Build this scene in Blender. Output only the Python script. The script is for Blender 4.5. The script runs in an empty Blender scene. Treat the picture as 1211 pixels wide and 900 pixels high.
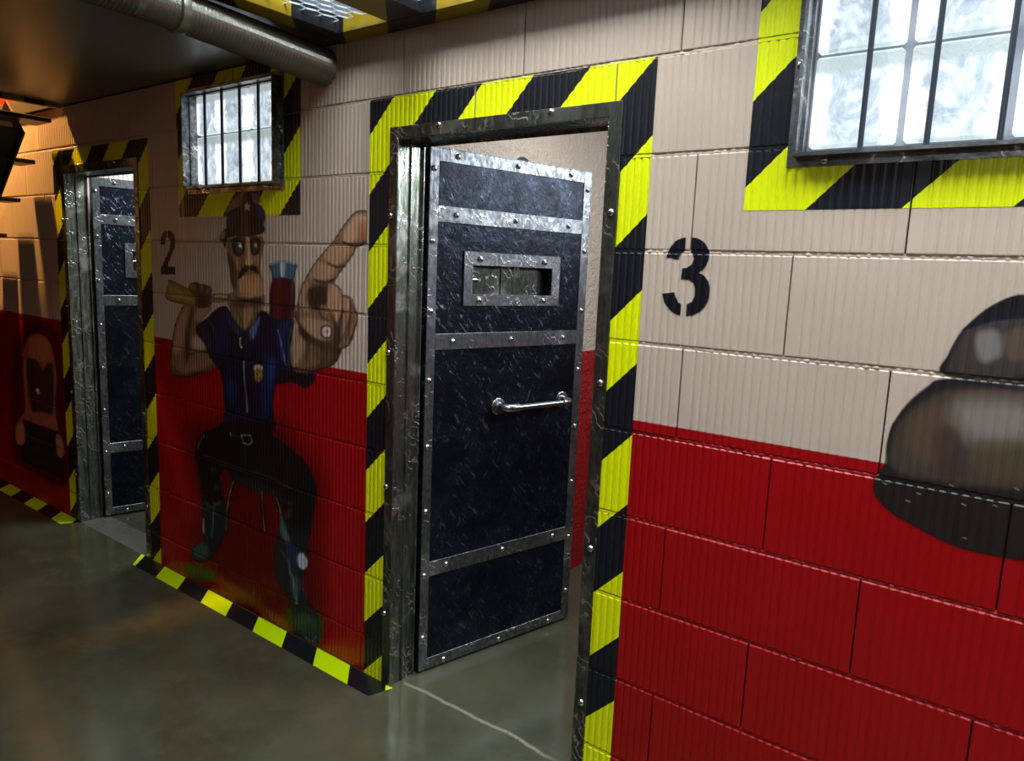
import bpy, bmesh, math, random
import numpy as np
from mathutils import Vector, Matrix
random.seed(7); rng = np.random.default_rng(11)
S = bpy.context.scene
COL = S.collection

# ------------------------------------------------------------------ camera
cam_d = bpy.data.cameras.new('camera'); cam = bpy.data.objects.new('camera', cam_d); COL.objects.link(cam)
cam_d.sensor_width = 36.0; cam_d.lens = 36.0*860.7/1211.0; cam_d.clip_start = .02; cam_d.clip_end = 60
CAM = (0.0, -1.8112, 1.5919)
CR, CU, CF = (0.7969, 0.6027, 0.0416), (-0.1236, 0.0953, 0.9877), (-0.5913, 0.7923, -0.1505)
m = Matrix((( CR[0], CU[0], -CF[0], CAM[0]), (CR[1], CU[1], -CF[1], CAM[1]), (CR[2], CU[2], -CF[2], CAM[2]), (0, 0, 0, 1)))
cam.matrix_world = m
S.camera = cam

# ------------------------------------------------------------------ world and exposure
S.view_settings.view_transform = 'Standard'; S.view_settings.look = 'None'
S.view_settings.gamma = 1.0; S.view_settings.use_curve_mapping = False
S.view_settings.exposure = 0.0
W = bpy.data.worlds.new('world'); S.world = W; W.use_nodes = True
W.node_tree.nodes['Background'].inputs[0].default_value = (.6, .75, 1, 1)
W.node_tree.nodes['Background'].inputs[1].default_value = .02

# ------------------------------------------------------------------ lamps of the place
def area(name, loc, size, power, color, aim=(0, 0, -1)):
    l = bpy.data.lights.new(name, 'AREA'); l.shape = 'RECTANGLE'; l.size, l.size_y = size
    l.energy = power; l.color = color
    o = bpy.data.objects.new(name, l); COL.objects.link(o); o.location = loc
    o.rotation_euler = Vector(aim).to_track_quat('-Z', 'Y').to_euler()
    return o
COOL = (.93, .97, 1.0)
area('ceiling_tube_light', (-0.05, -0.72, 3.30), (3.7, .75), 172, COOL)             # above the grating, upper floor
area('ceiling_tube_light', (0.2, -1.9, 2.34), (1.3, .35), 14, COOL)               # corridor lamp behind the camera
area('ceiling_tube_light', (-3.2, -2.2, 2.34), (.9, .3), 2.0, (1, .66, .42))
area('upper_room_light', (-3.5, 1.95, 3.28), (1.3, .95), 45, (.9, .96, 1.0))        # seen through the grating
area('cell_light', (-1.25, .80, 2.385), (.5, .5), 13, (.95, .98, 1.0))
area('cell_light', (.30, 1.75, 2.30), (.95, .22), 24, (.90, .95, 1.0), (-.88, -.46, -.22))
area('cell_light', (-4.0, .60, 2.385), (.45, .4), 26, (.92, .98, 1.0))
sl = bpy.data.lights.new('stair_lamp', 'SPOT'); sl.energy = 560; sl.color = (1, .47, .13); sl.spot_size = math.radians(62); sl.spot_blend = .35; sl.shadow_soft_size = .05
so = bpy.data.objects.new('stair_lamp', sl); COL.objects.link(so); so.location = (-5.2, -.35, 3.40)
so.rotation_euler = (Vector((-4.95, 0, 1.55))-Vector(so.location)).to_track_quat('-Z', 'Y').to_euler()
ul = bpy.data.lights.new('corridor_end_lamp', 'POINT'); ul.energy = 11; ul.color = (1, .42, .12); ul.shadow_soft_size = .12
uo = bpy.data.objects.new('corridor_end_lamp', ul); COL.objects.link(uo); uo.location = (-6.2, -1.9, 1.9)

# ------------------------------------------------------------------ helpers
def tag(o, label=None, cat=None, group=None, kind=None):
    if label: o['label'] = label
    if cat: o['category'] = cat
    if group: o['group'] = group
    if kind: o['kind'] = kind
    return o
def link(name, me, parent=None, mat=None):
    o = bpy.data.objects.new(name, me)
    COL.objects.link(o)
    if parent: o.parent = parent
    if mat and me is not None and not me.materials: me.materials.append(mat)
    return o
def empty(name, loc=(0, 0, 0), rz=0, parent=None):
    o = bpy.data.objects.new(name, None); COL.objects.link(o); o.location = loc; o.rotation_euler = (0, 0, rz)
    o.empty_display_size = .05
    if parent: o.parent = parent
    return o
def copy_tree(o, parent=None):
    c = o.copy(); COL.objects.link(c); c.parent = parent
    for ch in list(o.children):
        copy_tree(ch, c)
    return c
class MB:
    def __init__(s): s.v = []; s.f = []; s.sm = []
    def add(s, vs, fs, smooth=False):
        b = len(s.v); s.v += [tuple(v) for v in vs]; s.f += [tuple(i+b for i in f) for f in fs]; s.sm += [smooth]*len(fs)
    def box(s, x0, x1, y0, y1, z0, z1, bev=0.0):
        if bev <= 0:
            s.add([(x, y, z) for z in (z0, z1) for y in (y0, y1) for x in (x0, x1)],
                  [(0, 2, 3, 1), (4, 5, 7, 6), (0, 1, 5, 4), (2, 6, 7, 3), (0, 4, 6, 2), (1, 3, 7, 5)])
        else:
            bm = bmesh.new(); bmesh.ops.create_cube(bm, size=1)
            for v in bm.verts: v.co = ((x0+x1)/2+v.co.x*(x1-x0), (y0+y1)/2+v.co.y*(y1-y0), (z0+z1)/2+v.co.z*(z1-z0))
            bmesh.ops.bevel(bm, geom=list(bm.edges), offset=bev, segments=1, affect='EDGES')
            bm.verts.index_update()
            s.add([v.co[:] for v in bm.verts], [[v.index for v in f.verts] for f in bm.faces]); bm.free()
    def tube(s, pts, r, n=12, caps=True, sm=True):
        pts = [Vector(p) for p in pts]; rr = r if hasattr(r, '__len__') else [r]*len(pts)
        vs = []; up = None
        for i, p in enumerate(pts):
            t = (pts[min(i+1, len(pts)-1)]-pts[max(i-1, 0)]).normalized()
            if up is None: up = Vector((0, 0, 1)) if abs(t.z) < .9 else Vector((1, 0, 0))
            a = t.cross(up).normalized(); b = a.cross(t).normalized(); up = b
            for k in range(n):
                an = 2*math.pi*k/n; vs.append(p+rr[i]*(a*math.cos(an)+b*math.sin(an)))
        fs = [(i*n+k, i*n+(k+1) % n, (i+1)*n+(k+1) % n, (i+1)*n+k) for i in range(len(pts)-1) for k in range(n)]
        s.add(vs, fs, sm)
        if caps: s.add(vs[:n], [tuple(range(n))]); s.add(vs[-n:], [tuple(reversed(range(n)))])
    def build(s, name, mat=None, parent=None, attr=None):
        me = bpy.data.meshes.new(name); me.from_pydata(s.v, [], s.f)
        me.polygons.foreach_set('use_smooth', s.sm); me.update()
        bm = bmesh.new(); bm.from_mesh(me); bmesh.ops.recalc_face_normals(bm, faces=bm.faces); bm.to_mesh(me); bm.free()
        return link(name, me, parent, mat)
def prism(outer, y0, y1, inner=None):
    """rectangular ring (x0,x1,z0,z1) with an opening, extruded from y0 to y1"""
    mb = MB(); X0, X1, Z0, Z1 = outer; x0, x1, z0, z1 = inner
    O = [(X0, Z0), (X1, Z0), (X1, Z1), (X0, Z1)]; I = [(x0, z0), (x1, z0), (x1, z1), (x0, z1)]
    vs = [(x, y, z) for y in (y0, y1) for (x, z) in O+I]
    fs = []
    for k in range(4):
        j = (k+1) % 4
        fs += [(k, j, 4+j, 4+k), (8+k, 12+k, 12+j, 8+j), (k, 8+k, 8+j, j), (4+k, 4+j, 12+j, 12+k)]
    mb.add(vs, fs); return mb

# ------------------------------------------------------------------ materials
class NT:
    def __init__(s, name):
        s.m = bpy.data.materials.new(name); s.m.use_nodes = True; s.t = s.m.node_tree; s.t.nodes.clear()
        s.out = s.n('ShaderNodeOutputMaterial')
    def n(s, ty, **k):
        d = s.t.nodes.new(ty)
        for a, v in k.items():
            if a.startswith('i_'):
                key = a[2:]; key = int(key) if key.isdigit() else key.replace('_', ' ')
                s.set(d, key, v)
            else: setattr(d, a, v)
        return d
    def set(s, d, key, v):
        i = d.inputs[key]
        if isinstance(v, bpy.types.NodeSocket): s.t.links.new(v, i)
        elif isinstance(v, bpy.types.Node): s.t.links.new(v.outputs[0], i)
        else: i.default_value = v
    def math(s, op, a, b=0.0, c=None, clamp=False):
        d = s.n('ShaderNodeMath', operation=op, use_clamp=clamp); s.set(d, 0, a); s.set(d, 1, b)
        if c is not None: s.set(d, 2, c)
        return d.outputs[0]
    def mix(s, f, a, b, blend='MIX'):
        d = s.n('ShaderNodeMix', data_type='RGBA', blend_type=blend); s.set(d, 0, f); s.set(d, 6, a); s.set(d, 7, b)
        return d.outputs[2]
    def noise(s, vec, scale, detail=3, rough=.55, dist=0.0, w=None):
        d = s.n('ShaderNodeTexNoise'); s.set(d, 'Scale', scale); s.set(d, 'Detail', detail); s.set(d, 'Roughness', rough); s.set(d, 'Distortion', dist)
        if vec is not None: s.set(d, 'Vector', vec)
        return d.outputs[0]
    def mapv(s, vec, scale=(1, 1, 1), loc=(0, 0, 0), rot=(0, 0, 0)):
        d = s.n('ShaderNodeMapping'); s.set(d, 'Vector', vec); s.set(d, 'Scale', scale); s.set(d, 'Location', loc); s.set(d, 'Rotation', rot)
        return d.outputs[0]
    def ramp(s, f, stops, interp='LINEAR'):
        d = s.n('ShaderNodeValToRGB'); s.set(d, 0, f); r = d.color_ramp; r.interpolation = interp
        while len(r.elements) < len(stops): r.elements.new(.5)
        for e, (p, c) in zip(r.elements, stops): e.position = p; e.color = c if len(c) == 4 else (*c, 1)
        return d.outputs[0]
    def smooth(s, f, a, b, x=0.0, y=1.0):
        d = s.n('ShaderNodeMapRange', interpolation_type='SMOOTHSTEP'); s.set(d, 0, f); s.set(d, 1, a); s.set(d, 2, b); s.set(d, 3, x); s.set(d, 4, y)
        return d.outputs[0]
    def pos(s): return s.n('ShaderNodeNewGeometry').outputs['Position']
    def obj(s): return s.n('ShaderNodeTexCoord').outputs['Object']
    def bump(s, h, strength=.3, dist=.002):
        d = s.n('ShaderNodeBump'); s.set(d, 'Height', h); s.set(d, 'Strength', strength); s.set(d, 'Distance', dist); return d.outputs[0]
    def bsdf(s, col, rough=.5, metal=0.0, normal=None, spec=.5, **k):
        d = s.n('ShaderNodeBsdfPrincipled'); s.set(d, 'Base Color', col); s.set(d, 'Roughness', rough); s.set(d, 'Metallic', metal); s.set(d, 'Specular IOR Level', spec)
        if normal is not None: s.set(d, 'Normal', normal)
        for a, v in k.items(): s.set(d, a.replace('_', ' '), v)
        s.t.links.new(d.outputs[0], s.out.inputs[0]); return d
def rgb(r, g, b):      # 0..255 display values to linear
    return tuple(((c/255)/12.92 if c <= 10 else (((c/255)+.055)/1.055)**2.4) for c in (r, g, b))+(1,)

BEIGE = (.60, .51, .42, 1); RED = (.37, .003, .0055, 1)
YEL = (.80, .92, .0, 1); BLK = (.007, .009, .014, 1)
RED_Z = 1.19

def wall_paint(t, split=True):
    p = t.pos(); sep = t.n('ShaderNodeSeparateXYZ'); t.set(sep, 0, p); z = sep.outputs[2]
    if split:
        f = t.smooth(z, RED_Z-.0012, RED_Z+.0012)
        c = t.mix(f, RED, BEIGE)
    else: c = BEIGE
    n = t.noise(p, 2.2, 4); c = t.mix(t.smooth(n, .3, .75, 0, .16), c, (.1, .06, .04, 1), 'MULTIPLY') if False else t.mix(t.smooth(n, .3, .8, 0, .14), c, (.30, .2, .13, 1), 'MULTIPLY')
    return p, z, c
def m_block():
    t = NT('painted_block'); p, z, c = wall_paint(t)
    rnd = t.n('ShaderNodeObjectInfo').outputs['Random']
    c = t.mix(t.math('MULTIPLY', rnd, .10), c, (.55, .5, .45, 1), 'MULTIPLY')
    h = t.noise(t.mapv(p, (1, 1, .35)), 160, 3); h2 = t.noise(p, 30, 2)
    b = t.bump(t.math('ADD', h, h2), .28, .0012)
    t.bsdf(c, t.smooth(z, RED_Z-.002, RED_Z+.002, .34, .42), normal=b, spec=.45); return t.m
def m_mortar():
    t = NT('painted_mortar'); p, z, c = wall_paint(t)
    b = t.bump(t.noise(p, 110, 4, .7), .8, .004)
    t.bsdf(c, .32, normal=b, spec=.5); return t.m
def m_stripe(name='hazard_paint', yel=YEL, rough=.38, worn=0.0):
    t = NT(name)
    a = t.n('ShaderNodeAttribute', attribute_name='stripe')
    fr = t.math('FRACT', a.outputs['Fac'])
    p = t.pos()
    f = t.math('LESS_THAN', fr, .5)
    c = t.mix(f, BLK, yel)
    n = t.noise(p, 60, 4); c = t.mix(t.smooth(n, .55, .8, 0, .10), c, (.2, .2, .18, 1))
    if worn:
        w = t.noise(p, 14, 5, .7); c = t.mix(t.smooth(w, .60, .75, 0, worn), c, (.15, .14, .10, 1))
    b = t.bump(t.noise(t.mapv(p, (1, 1, .35)), 170, 3), .2, .001)
    t.bsdf(c, rough, normal=b, spec=.45); return t.m
def m_plain(name, col, rough=.5, metal=0.0, nscale=40, nstr=.15, var=.2, varcol=None, spec=.5):
    t = NT(name); p = t.obj(); n = t.noise(p, nscale*.2, 4)
    c = t.mix(t.smooth(n, .35, .75, 0, var), col, varcol or tuple(x*.5 for x in col[:3])+(1,))
    t.bsdf(c, rough, metal, t.bump(t.noise(p, nscale, 3), nstr, .001), spec); return t.m
def m_steel(name, base, dark, bright, rough=(.22, .5), stretch=(1, 1, .25), seed=0.0, scale=18, dent=.5):
    """ground sheet steel with swirled grinding marks and dull patches"""
    t = NT(name); p = t.mapv(t.obj(), (1, 1, 1), (seed, seed*.7, seed*1.3))
    w = t.noise(p, 5, 3, .6, .6)
    wav = t.n('ShaderNodeTexWave', wave_type='BANDS', bands_direction='DIAGONAL', wave_profile='SIN')
    t.set(wav, 'Vector', p); t.set(wav, 'Scale', scale*.9); t.set(wav, 'Distortion', 14.0); t.set(wav, 'Detail', 3.0); t.set(wav, 'Detail Scale', 1.3)
    st = t.noise(t.mapv(p, stretch), scale*4, 5, .75)
    c = t.mix(t.smooth(st, .35, .7), dark, base)
    c = t.mix(t.smooth(w, .52, .68, 0, .75), c, bright)
    sw = t.smooth(wav.outputs['Fac'], .86, .99, 0, 1)
    msk = t.smooth(t.noise(p, 9, 2), .5, .62)
    swm = t.math('MULTIPLY', sw, msk)
    c = t.mix(t.math('MULTIPLY', swm, .8), c, (.85, .87, .88, 1))
    r = t.math('SUBTRACT', t.smooth(st, .3, .75, rough[1], rough[0]), t.math('MULTIPLY', swm, .12))
    b = t.bump(t.math('ADD', t.math('MULTIPLY', w, 2.0), t.math('ADD', st, t.math('MULTIPLY', swm, .7))), dent, .0016)
    t.bsdf(c, r, .92, b); return t.m
def m_leaf():
    """dark blue-black sheet steel, scratched and dented"""
    t = NT('dark_scratched_steel'); p = t.obj()
    a = t.noise(p, 6, 5, .7, .8)
    def vor(rot, sc):
        d = t.n('ShaderNodeTexVoronoi', feature='DISTANCE_TO_EDGE'); t.set(d, 'Vector', t.mapv(t.mapv(p, (1, 1, 1), (0, 0, 0), (0, rot, 0)), sc)); t.set(d, 'Scale', 1.0); return d.outputs['Distance']
    s1 = t.noise(t.mapv(t.mapv(p, rot=(0, .7, 0)), (11, 11, 2.4)), 6, 5, .75, .5); s2 = t.noise(t.mapv(t.mapv(p, rot=(0, -.35, 0)), (12, 12, 2.6)), 6, 5, .75, .6)
    sc = t.math('MAXIMUM', t.smooth(s1, .57, .66), t.smooth(s2, .59, .68))
    sp = t.n('ShaderNodeSeparateXYZ'); t.set(sp, 0, p); wear_glare = t.smooth(sp.outputs[2], .7, 1.75, .35, 1)  # scratches strengthen with height, painting in lamp glare on the upper leaf
    sc = t.math('MULTIPLY', t.math('MULTIPLY', sc, t.smooth(a, .36, .55)), wear_glare)
    c = t.mix(t.smooth(a, .35, .7), (.007, .010, .017, 1), (.020, .029, .050, 1))
    c = t.mix(t.math('MULTIPLY', sc, .85), c, (.30, .38, .50, 1))
    r = t.math('SUBTRACT', t.smooth(a, .3, .7, .36, .24), t.math('MULTIPLY', sc, -.08))
    b = t.bump(t.math('ADD', t.noise(p, 22, 4, .7, 1.5), t.math('MULTIPLY', sc, .5)), .6, .004)
    t.bsdf(c, r, .65, b, .4); return t.m
M_BLOCK, M_MORTAR = m_block(), m_mortar()
M_BACK = m_plain('dark_joint', (.012, .009, .008, 1), .9)
M_HAZ = m_stripe(); M_TAPE = m_stripe('hazard_tape_vinyl', (.66, 1.0, .0, 1), .30); M_HAZ_RAIL = m_stripe('hazard_rail_paint', (.27, .19, .003, 1), .42, .25)
M_JAMB = m_steel('ground_steel_green', (.38, .41, .37, 1), (.08, .095, .07, 1), (.62, .66, .64, 1), (.16, .42), (1, 1, .12), 3.1, 16, .6)
M_FLANGE = m_steel('ground_steel_dark', (.24, .26, .235, 1), (.06, .068, .058, 1), (.42, .45, .42, 1), (.24, .5), (1, 1, .25), 1.7, 14, .5)
M_STRAP = m_steel('ground_steel_bright', (.30, .325, .35, 1), (.11, .125, .14, 1), (.42, .46, .50, 1), (.27, .46), (1, 1, .5), 5.2, 17, .8)
M_LEAF = m_leaf()
M_SHUT = m_steel('ground_steel_shutter', (.13, .14, .125, 1), (.03, .035, .03, 1), (.30, .32, .30, 1), (.25, .5), (1, 1, .3), 9.7, 16, .8)
M_RIVET = m_plain('rivet_steel', (.62, .64, .66, 1), .25, 1.0, 60, .1)
M_PIPE = m_plain('galvanised_pipe', (.48, .50, .53, 1), .27, 1.0, 90, .2, .3)
M_BAR = m_plain('painted_bar', (.045, .055, .075, 1), .32, .4, 60, .15)
M_WFRAME = m_steel('window_steel', (.29, .32, .33, 1), (.10, .11, .115, 1), (.42, .46, .48, 1), (.25, .5), (.4, 1, 1), 8.4, 12, .4)
M_DUCT = m_plain('flexible_duct_metal', (.34, .34, .30, 1), .30, .85, 30, .15, .5, (.20, .20, .16, 1))
M_MESH = m_plain('expanded_metal', (.55, .60, .66, 1), .38, .75, 60, .1)
M_STAIR = m_plain('blackened_stair_steel', (.012, .014, .017, 1), .45, .4, 40, .2)

# ------------------------------------------------------------------ wall geometry
Z0 = 1.6565; COURSES = [0.0, .1565, .4065, .6565, .9065, 1.1565, 1.4065, 1.6565, 1.9065, 2.1565, 2.372]
OFFS = [-.04, -.30, -.045, -.30, -.033, -.29, -.029, -.29, -.04, -.357]       # where each course has its upright joints (mod .5)
XL, XR = -6.4, 1.4
DOORS = [(-1.875, -1.052, 0, 2.02), (-4.51, -3.72, 0, 2.02)]
FR_D = [(-1.915, -1.014, 2.056), (-4.55, -3.68, 2.056)]
WINS = [(-.565, .145, 1.858, 2.318), (-3.225, -2.515, 1.868, 2.318)]
HOLES = DOORS + [(a+.02, b-.02, c+.02, d-.02) for a, b, c, d in WINS]
GAPV, GAPH, PER, NR, RIBD = .0038, .0075, .0218, 20, .0027
def course(z):
    for i in range(len(COURSES)-1):
        if z < COURSES[i+1]: return i
    return len(COURSES)-2
def block_left(x, i): return OFFS[i] + math.floor((x-OFFS[i])/.5)*.5
def joff(i, xl):                                    # small, fixed unevenness of each block
    h = math.sin(i*12.9898+round(xl*100)*.78233)*43758.5453; return (h-math.floor(h)-.5)*.0022
RB = []                                             # rib profile: (t, depth)
RB.append((0.0, .002)); RB.append((.003, 0.0))
for k in range(NR+1):
    c = .034+k*PER
    RB += [(c-.0052, .0002), (c-.0012, RIBD), (c+.0012, RIBD), (c+.0052, .0002)]
    if k < NR: RB.append((c+PER/2, -.0004))
RB.append((.497-GAPV, 0.0)); RB.append((.5-GAPV, .002))
RB = sorted(RB)
RT = np.array([r[0] for r in RB]); RD = np.array([r[1] for r in RB])
def blk_mesh_cols(x0, x1, xl):
    ts = [x0] + [xl+t for t in RT if x0+1e-4 < xl+t < x1-1e-4] + [x1]
    return ts, [float(np.interp(x-xl, RT, RD)) for x in ts]
def add_panel(mb, x0, x1, z0, z1, xl, zb, zt, o):
    xs, ds = blk_mesh_cols(x0, x1, xl)
    zs = [z0] + [z for z in (zb+.0035, zt-.0035) if z0+1e-4 < z < z1-1e-4] + [z1]
    ez = [(.003 if (abs(z-zb) < 1e-5 or abs(z-zt) < 1e-5) else 0.0) for z in zs]
    n = len(xs); vs = [(x, o+ds[i]+ez[j], z) for j, z in enumerate(zs) for i, x in enumerate(xs)]
    fs = [(j*n+i, j*n+i+1, (j+1)*n+i+1, (j+1)*n+i) for j in range(len(zs)-1) for i in range(n-1)]
    B = .03; k = len(vs); m_ = (len(zs)-1)*n
    vs += [(x, B, zs[0]) for x in xs] + [(x, B, zs[-1]) for x in xs]
    fs += [(k+i, k+i+1, i+1, i) for i in range(n-1)] + [(m_+i, m_+i+1, k+n+i+1, k+n+i) for i in range(n-1)]
    col0 = [j*n for j in range(len(zs))]; col1 = [j*n+n-1 for j in range(len(zs))]
    fs.append(tuple([k]+col0+[k+n])); fs.append(tuple([k+n-1]+col1+[k+2*n-1]))
    mb.add(vs, fs)
def subtract(rects, hole):
    out = []; hx0, hx1, hz0, hz1 = hole
    for (a, b, c, d) in rects:
        if hx1 <= a or hx0 >= b or hz1 <= c or hz0 >= d: out.append((a, b, c, d)); continue
        if a < hx0: out.append((a, hx0, c, d))
        if hx1 < b: out.append((hx1, b, c, d))
        lo, hi = max(a, hx0), min(b, hx1)
        if c < hz0: out.append((lo, hi, c, hz0))
        if hz1 < d: out.append((lo, hi, hz1, d))
    return [r for r in out if r[1]-r[0] > .004 and r[3]-r[2] > .004]

# backing of the facade wall (dark in the open joints) with its openings
mb = MB()
for r in (lambda R: [x for x in R])(__import__('functools').reduce(lambda R, h: subtract(R, h), HOLES, [(XL, XR, 0, 2.372)])):
    mb.box(r[0], r[1], .012, .11, r[2], r[3])
wall = mb.build('wall_front', M_BACK); tag(wall, 'long cell front of ribbed painted blocks, beige above and red below', 'wall', kind='structure')
shared = {}
for i in range(len(COURSES)-1):
    zb, zt = COURSES[i]+GAPH/2, COURSES[i+1]-GAPH/2
    if i == 0: zb = 0.0
    xl = block_left(XL+.001, i)
    while xl < XR:
        a, b = max(xl, XL), min(xl+.5-GAPV, XR)
        R = [(a, b, zb, zt)]
        for h in HOLES: R = subtract(R, h)
        if R:
            o = joff(i, xl)
            full = len(R) == 1 and abs(R[0][1]-R[0][0]-(.5-GAPV)) < 1e-6 and abs(R[0][3]-R[0][2]-(zt-zb)) < 1e-6
            key = round(zt-zb, 4)
            if full and key in shared: me = shared[key]
            else:
                mb = MB()
                for r in R: add_panel(mb, r[0]-xl, r[1]-xl, r[2]-zb, r[3]-zb, 0.0, 0.0, zt-zb, 0.0)
                me = bpy.data.meshes.new('brick'); me.from_pydata(mb.v, [], mb.f); me.update(); me.materials.append(M_BLOCK)
                if full: shared[key] = me
            ob = link('brick', me, wall); ob.location = (xl, o, zb)
        xl += .5
# lumpy mortar in the bed joints
mb = MB()
def sxy(x): return .0012*math.sin(x*47)+.0009*math.sin(x*131+1)+.0006*math.sin(x*310+2)
for i in range(1, len(COURSES)-1):
    z = COURSES[i]; R = [(XL, XR, z-.006, z+.006)]
    for h in HOLES: R = subtract(R, h)
    for r in R:
        n = max(2, int((r[1]-r[0])/.011)); 
        st = len(mb.v); vs = []
        for k in range(n+1):
            x = r[0]+(r[1]-r[0])*k/n; a = random.random(); b_ = random.random()
            dz = sxy(x+i*3.3)
            bulge = -.0018 if random.random() < .12 else 0
            vs += [(x, .007, z+.0060), (x, .0032+.0016*a+bulge, z+.0022+dz), (x, .0022+.002*b_+bulge, z-.0022+dz), (x, .0045, z-.0060)]
        fs = [(4*k+j, 4*k+j+1, 4*k+j+5, 4*k+j+4) for k in range(n) for j in range(3)]
        mb.add(vs, fs, True)
mo = mb.build('mortar', M_MORTAR, wall); tag(mo, kind='stuff')

# ------------------------------------------------------------------ paint skins that follow the ribs and joints
def surf(x, z):
    i = course(z); xl = block_left(x, i); t = x-xl
    zb, zt = COURSES[i]+GAPH/2, COURSES[i+1]-GAPH/2
    if i == 0: zb = 0
    if t > .5-GAPV+1e-6: return .0035
    d = joff(i, xl)+float(np.interp(t, RT, RD))
    if z < zb or z > zt: return .0028
    return d
def skin_lines(x0, x1, z0, z1):
    """x lines per course and z lines that fall on the block edges"""
    segs = []
    for i in range(len(COURSES)-1):
        zb, zt = COURSES[i]+GAPH/2, COURSES[i+1]-GAPH/2
        if i == 0: zb = 0
        a, b = max(zb, z0), min(zt, z1)
        if a < b: segs.append((i, a, b, zb, zt))
    return segs
def build_skin(name, rects, mat, stripe=None, eps=.0007, parent=None, keep=None, zstep=None, bridge=False, skipj=False):
    V, F, A = [], [], []
    for (x0, x1, z0, z1) in rects:
        for (i, a, b, zb, zt) in skin_lines(x0, x1, z0, z1):
            xl = block_left(x0+1e-6, i)
            while xl < x1:
                bx0, bx1 = max(x0, xl), min(x1, xl+(.5 if bridge else .5-GAPV)); o = joff(i, xl)
                if bx1-bx0 > .0005:
                    xs, ds = blk_mesh_cols(bx0, bx1, xl)
                    zs = [a] + [z for z in (zb+.0035, zt-.0035) if a+1e-4 < z < b-1e-4] + [b]
                    if zstep:
                        k = max(1, int((b-a)/zstep)); zs = sorted(set(zs+[a+(b-a)*j/k for j in range(1, k)]))
                    n = len(xs); base = len(V)
                    for z in zs:
                        e = max(0, .003*(1-min(z-zb, zt-z)/.0035)) if not (i == 0 and z < .1) else 0
                        for x, d in zip(xs, ds):
                            V.append((x, o+d+e-eps, z)); A.append(stripe(x, z) if stripe else 0)
                    for j in range(len(zs)-1):
                        for k in range(n-1):
                            if keep and not keep((xs[k]+xs[k+1])/2, (zs[j]+zs[j+1])/2): continue
                            F.append((base+j*n+k, base+j*n+k+1, base+(j+1)*n+k+1, base+(j+1)*n+k))
                xl += .5
        if not skipj:                                  # paint over the mortar
            for zc in COURSES[1:-1]:
                a, b = max(zc-GAPH/2, z0), min(zc+GAPH/2, z1)
                if b-a < .001: continue
                n = max(2, int((x1-x0)/.012)); base = len(V)
                for z in (a, b):
                    for k in range(n+1):
                        x = x0+(x1-x0)*k/n; V.append((x, .0006+.0005*math.sin(x*260+z*50), z)); A.append(stripe(x, z) if stripe else 0)
                for k in range(n):
                    if keep and not keep(x0+(x1-x0)*(k+.5)/n, (a+b)/2): continue
                    F.append((base+k, base+k+1, base+n+2+k, base+n+1+k))
    me = bpy.data.meshes.new(name); me.from_pydata(V, [], F); me.update()
    if stripe:
        at = me.attributes.new('stripe', 'FLOAT', 'POINT'); at.data.foreach_set('value', A)
    return link(name, me, parent, mat)
def stripes(ph, per=.406): return lambda x, z: ((x-z)-ph)/per+20
def border(name, outer, inner, label, lph, rph, cat='hazard border', group=None):
    X0, X1, ZB, ZT = outer; x0, x1, zb, zt = inner
    def st(x, z):
        f = min(1, max(0, (x-x0)/(x1-x0))); return ((x-z)-(lph+(rph-lph)*f))/.406+20
    R = [(X0, x0, ZB, ZT), (x1, X1, ZB, ZT), (x0, x1, zt, ZT)] if zt < ZT else [(X0, x0, ZB, ZT), (x1, X1, ZB, ZT)]
    if zb > ZB: R.append((x0, x1, ZB, zb))
    global TRIMN; TRIMN += 1
    return tag(build_skin('trim_%d' % TRIMN, R, M_HAZ, st), label, cat, kind='structure')
TRIMN = 0
border('hazard_border', (-2.02, -.922, 0, 2.1565), (-1.913, -1.016, 0, 2.054), 'yellow and black striped border painted round the doorway next to the number 3', -4.058, -4.099)
border('hazard_border', (-4.65, -3.575, 0, 2.14), (-4.548, -3.682, 0, 2.054), 'yellow and black striped border painted round the far doorway next to the number 2', -5.29, -5.29)
border('hazard_border', (-.66, .24, 1.76, 2.372), (-.563, .143, 1.86, 2.316), 'yellow and black striped border round the near barred window, top right', -2.475, -2.475)
border('hazard_border', (-3.31, -2.412, 1.768, 2.372), (-3.223, -2.517, 1.87, 2.316), 'yellow and black striped border round the barred window above the painted policeman', -4.925, -4.925)

# ------------------------------------------------------------------ door frames, leaves
def dome(r=.0085, h=.0055, n=8):
    mb = MB(); vs = []
    for k, (rr, hh) in enumerate(((1, 0), (.86, .55), (.5, .88))):
        vs += [(r*rr*math.cos(2*math.pi*j/n), -h*hh, r*rr*math.sin(2*math.pi*j/n)) for j in range(n)]
    vs.append((0, -h, 0))
    fs = [(k*n+j, k*n+(j+1) % n, (k+1)*n+(j+1) % n, (k+1)*n+j) for k in range(2) for j in range(n)] + [(2*n+j, 2*n+(j+1) % n, 3*n) for j in range(n)]
    me = bpy.data.meshes.new('rivet'); me.from_pydata(vs, [], fs); me.polygons.foreach_set('use_smooth', [True]*len(fs)); me.materials.append(M_RIVET); me.update(); return me
ME_RIVET = dome(.0118, .0085)
def rivet(parent, x, y, z, rz=0.0, s=1.0):
    o = link('rivet', ME_RIVET, parent); o.location = (x, y, z); o.rotation_euler = (0, 0, rz); o.scale = (s, s, s); return o
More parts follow.
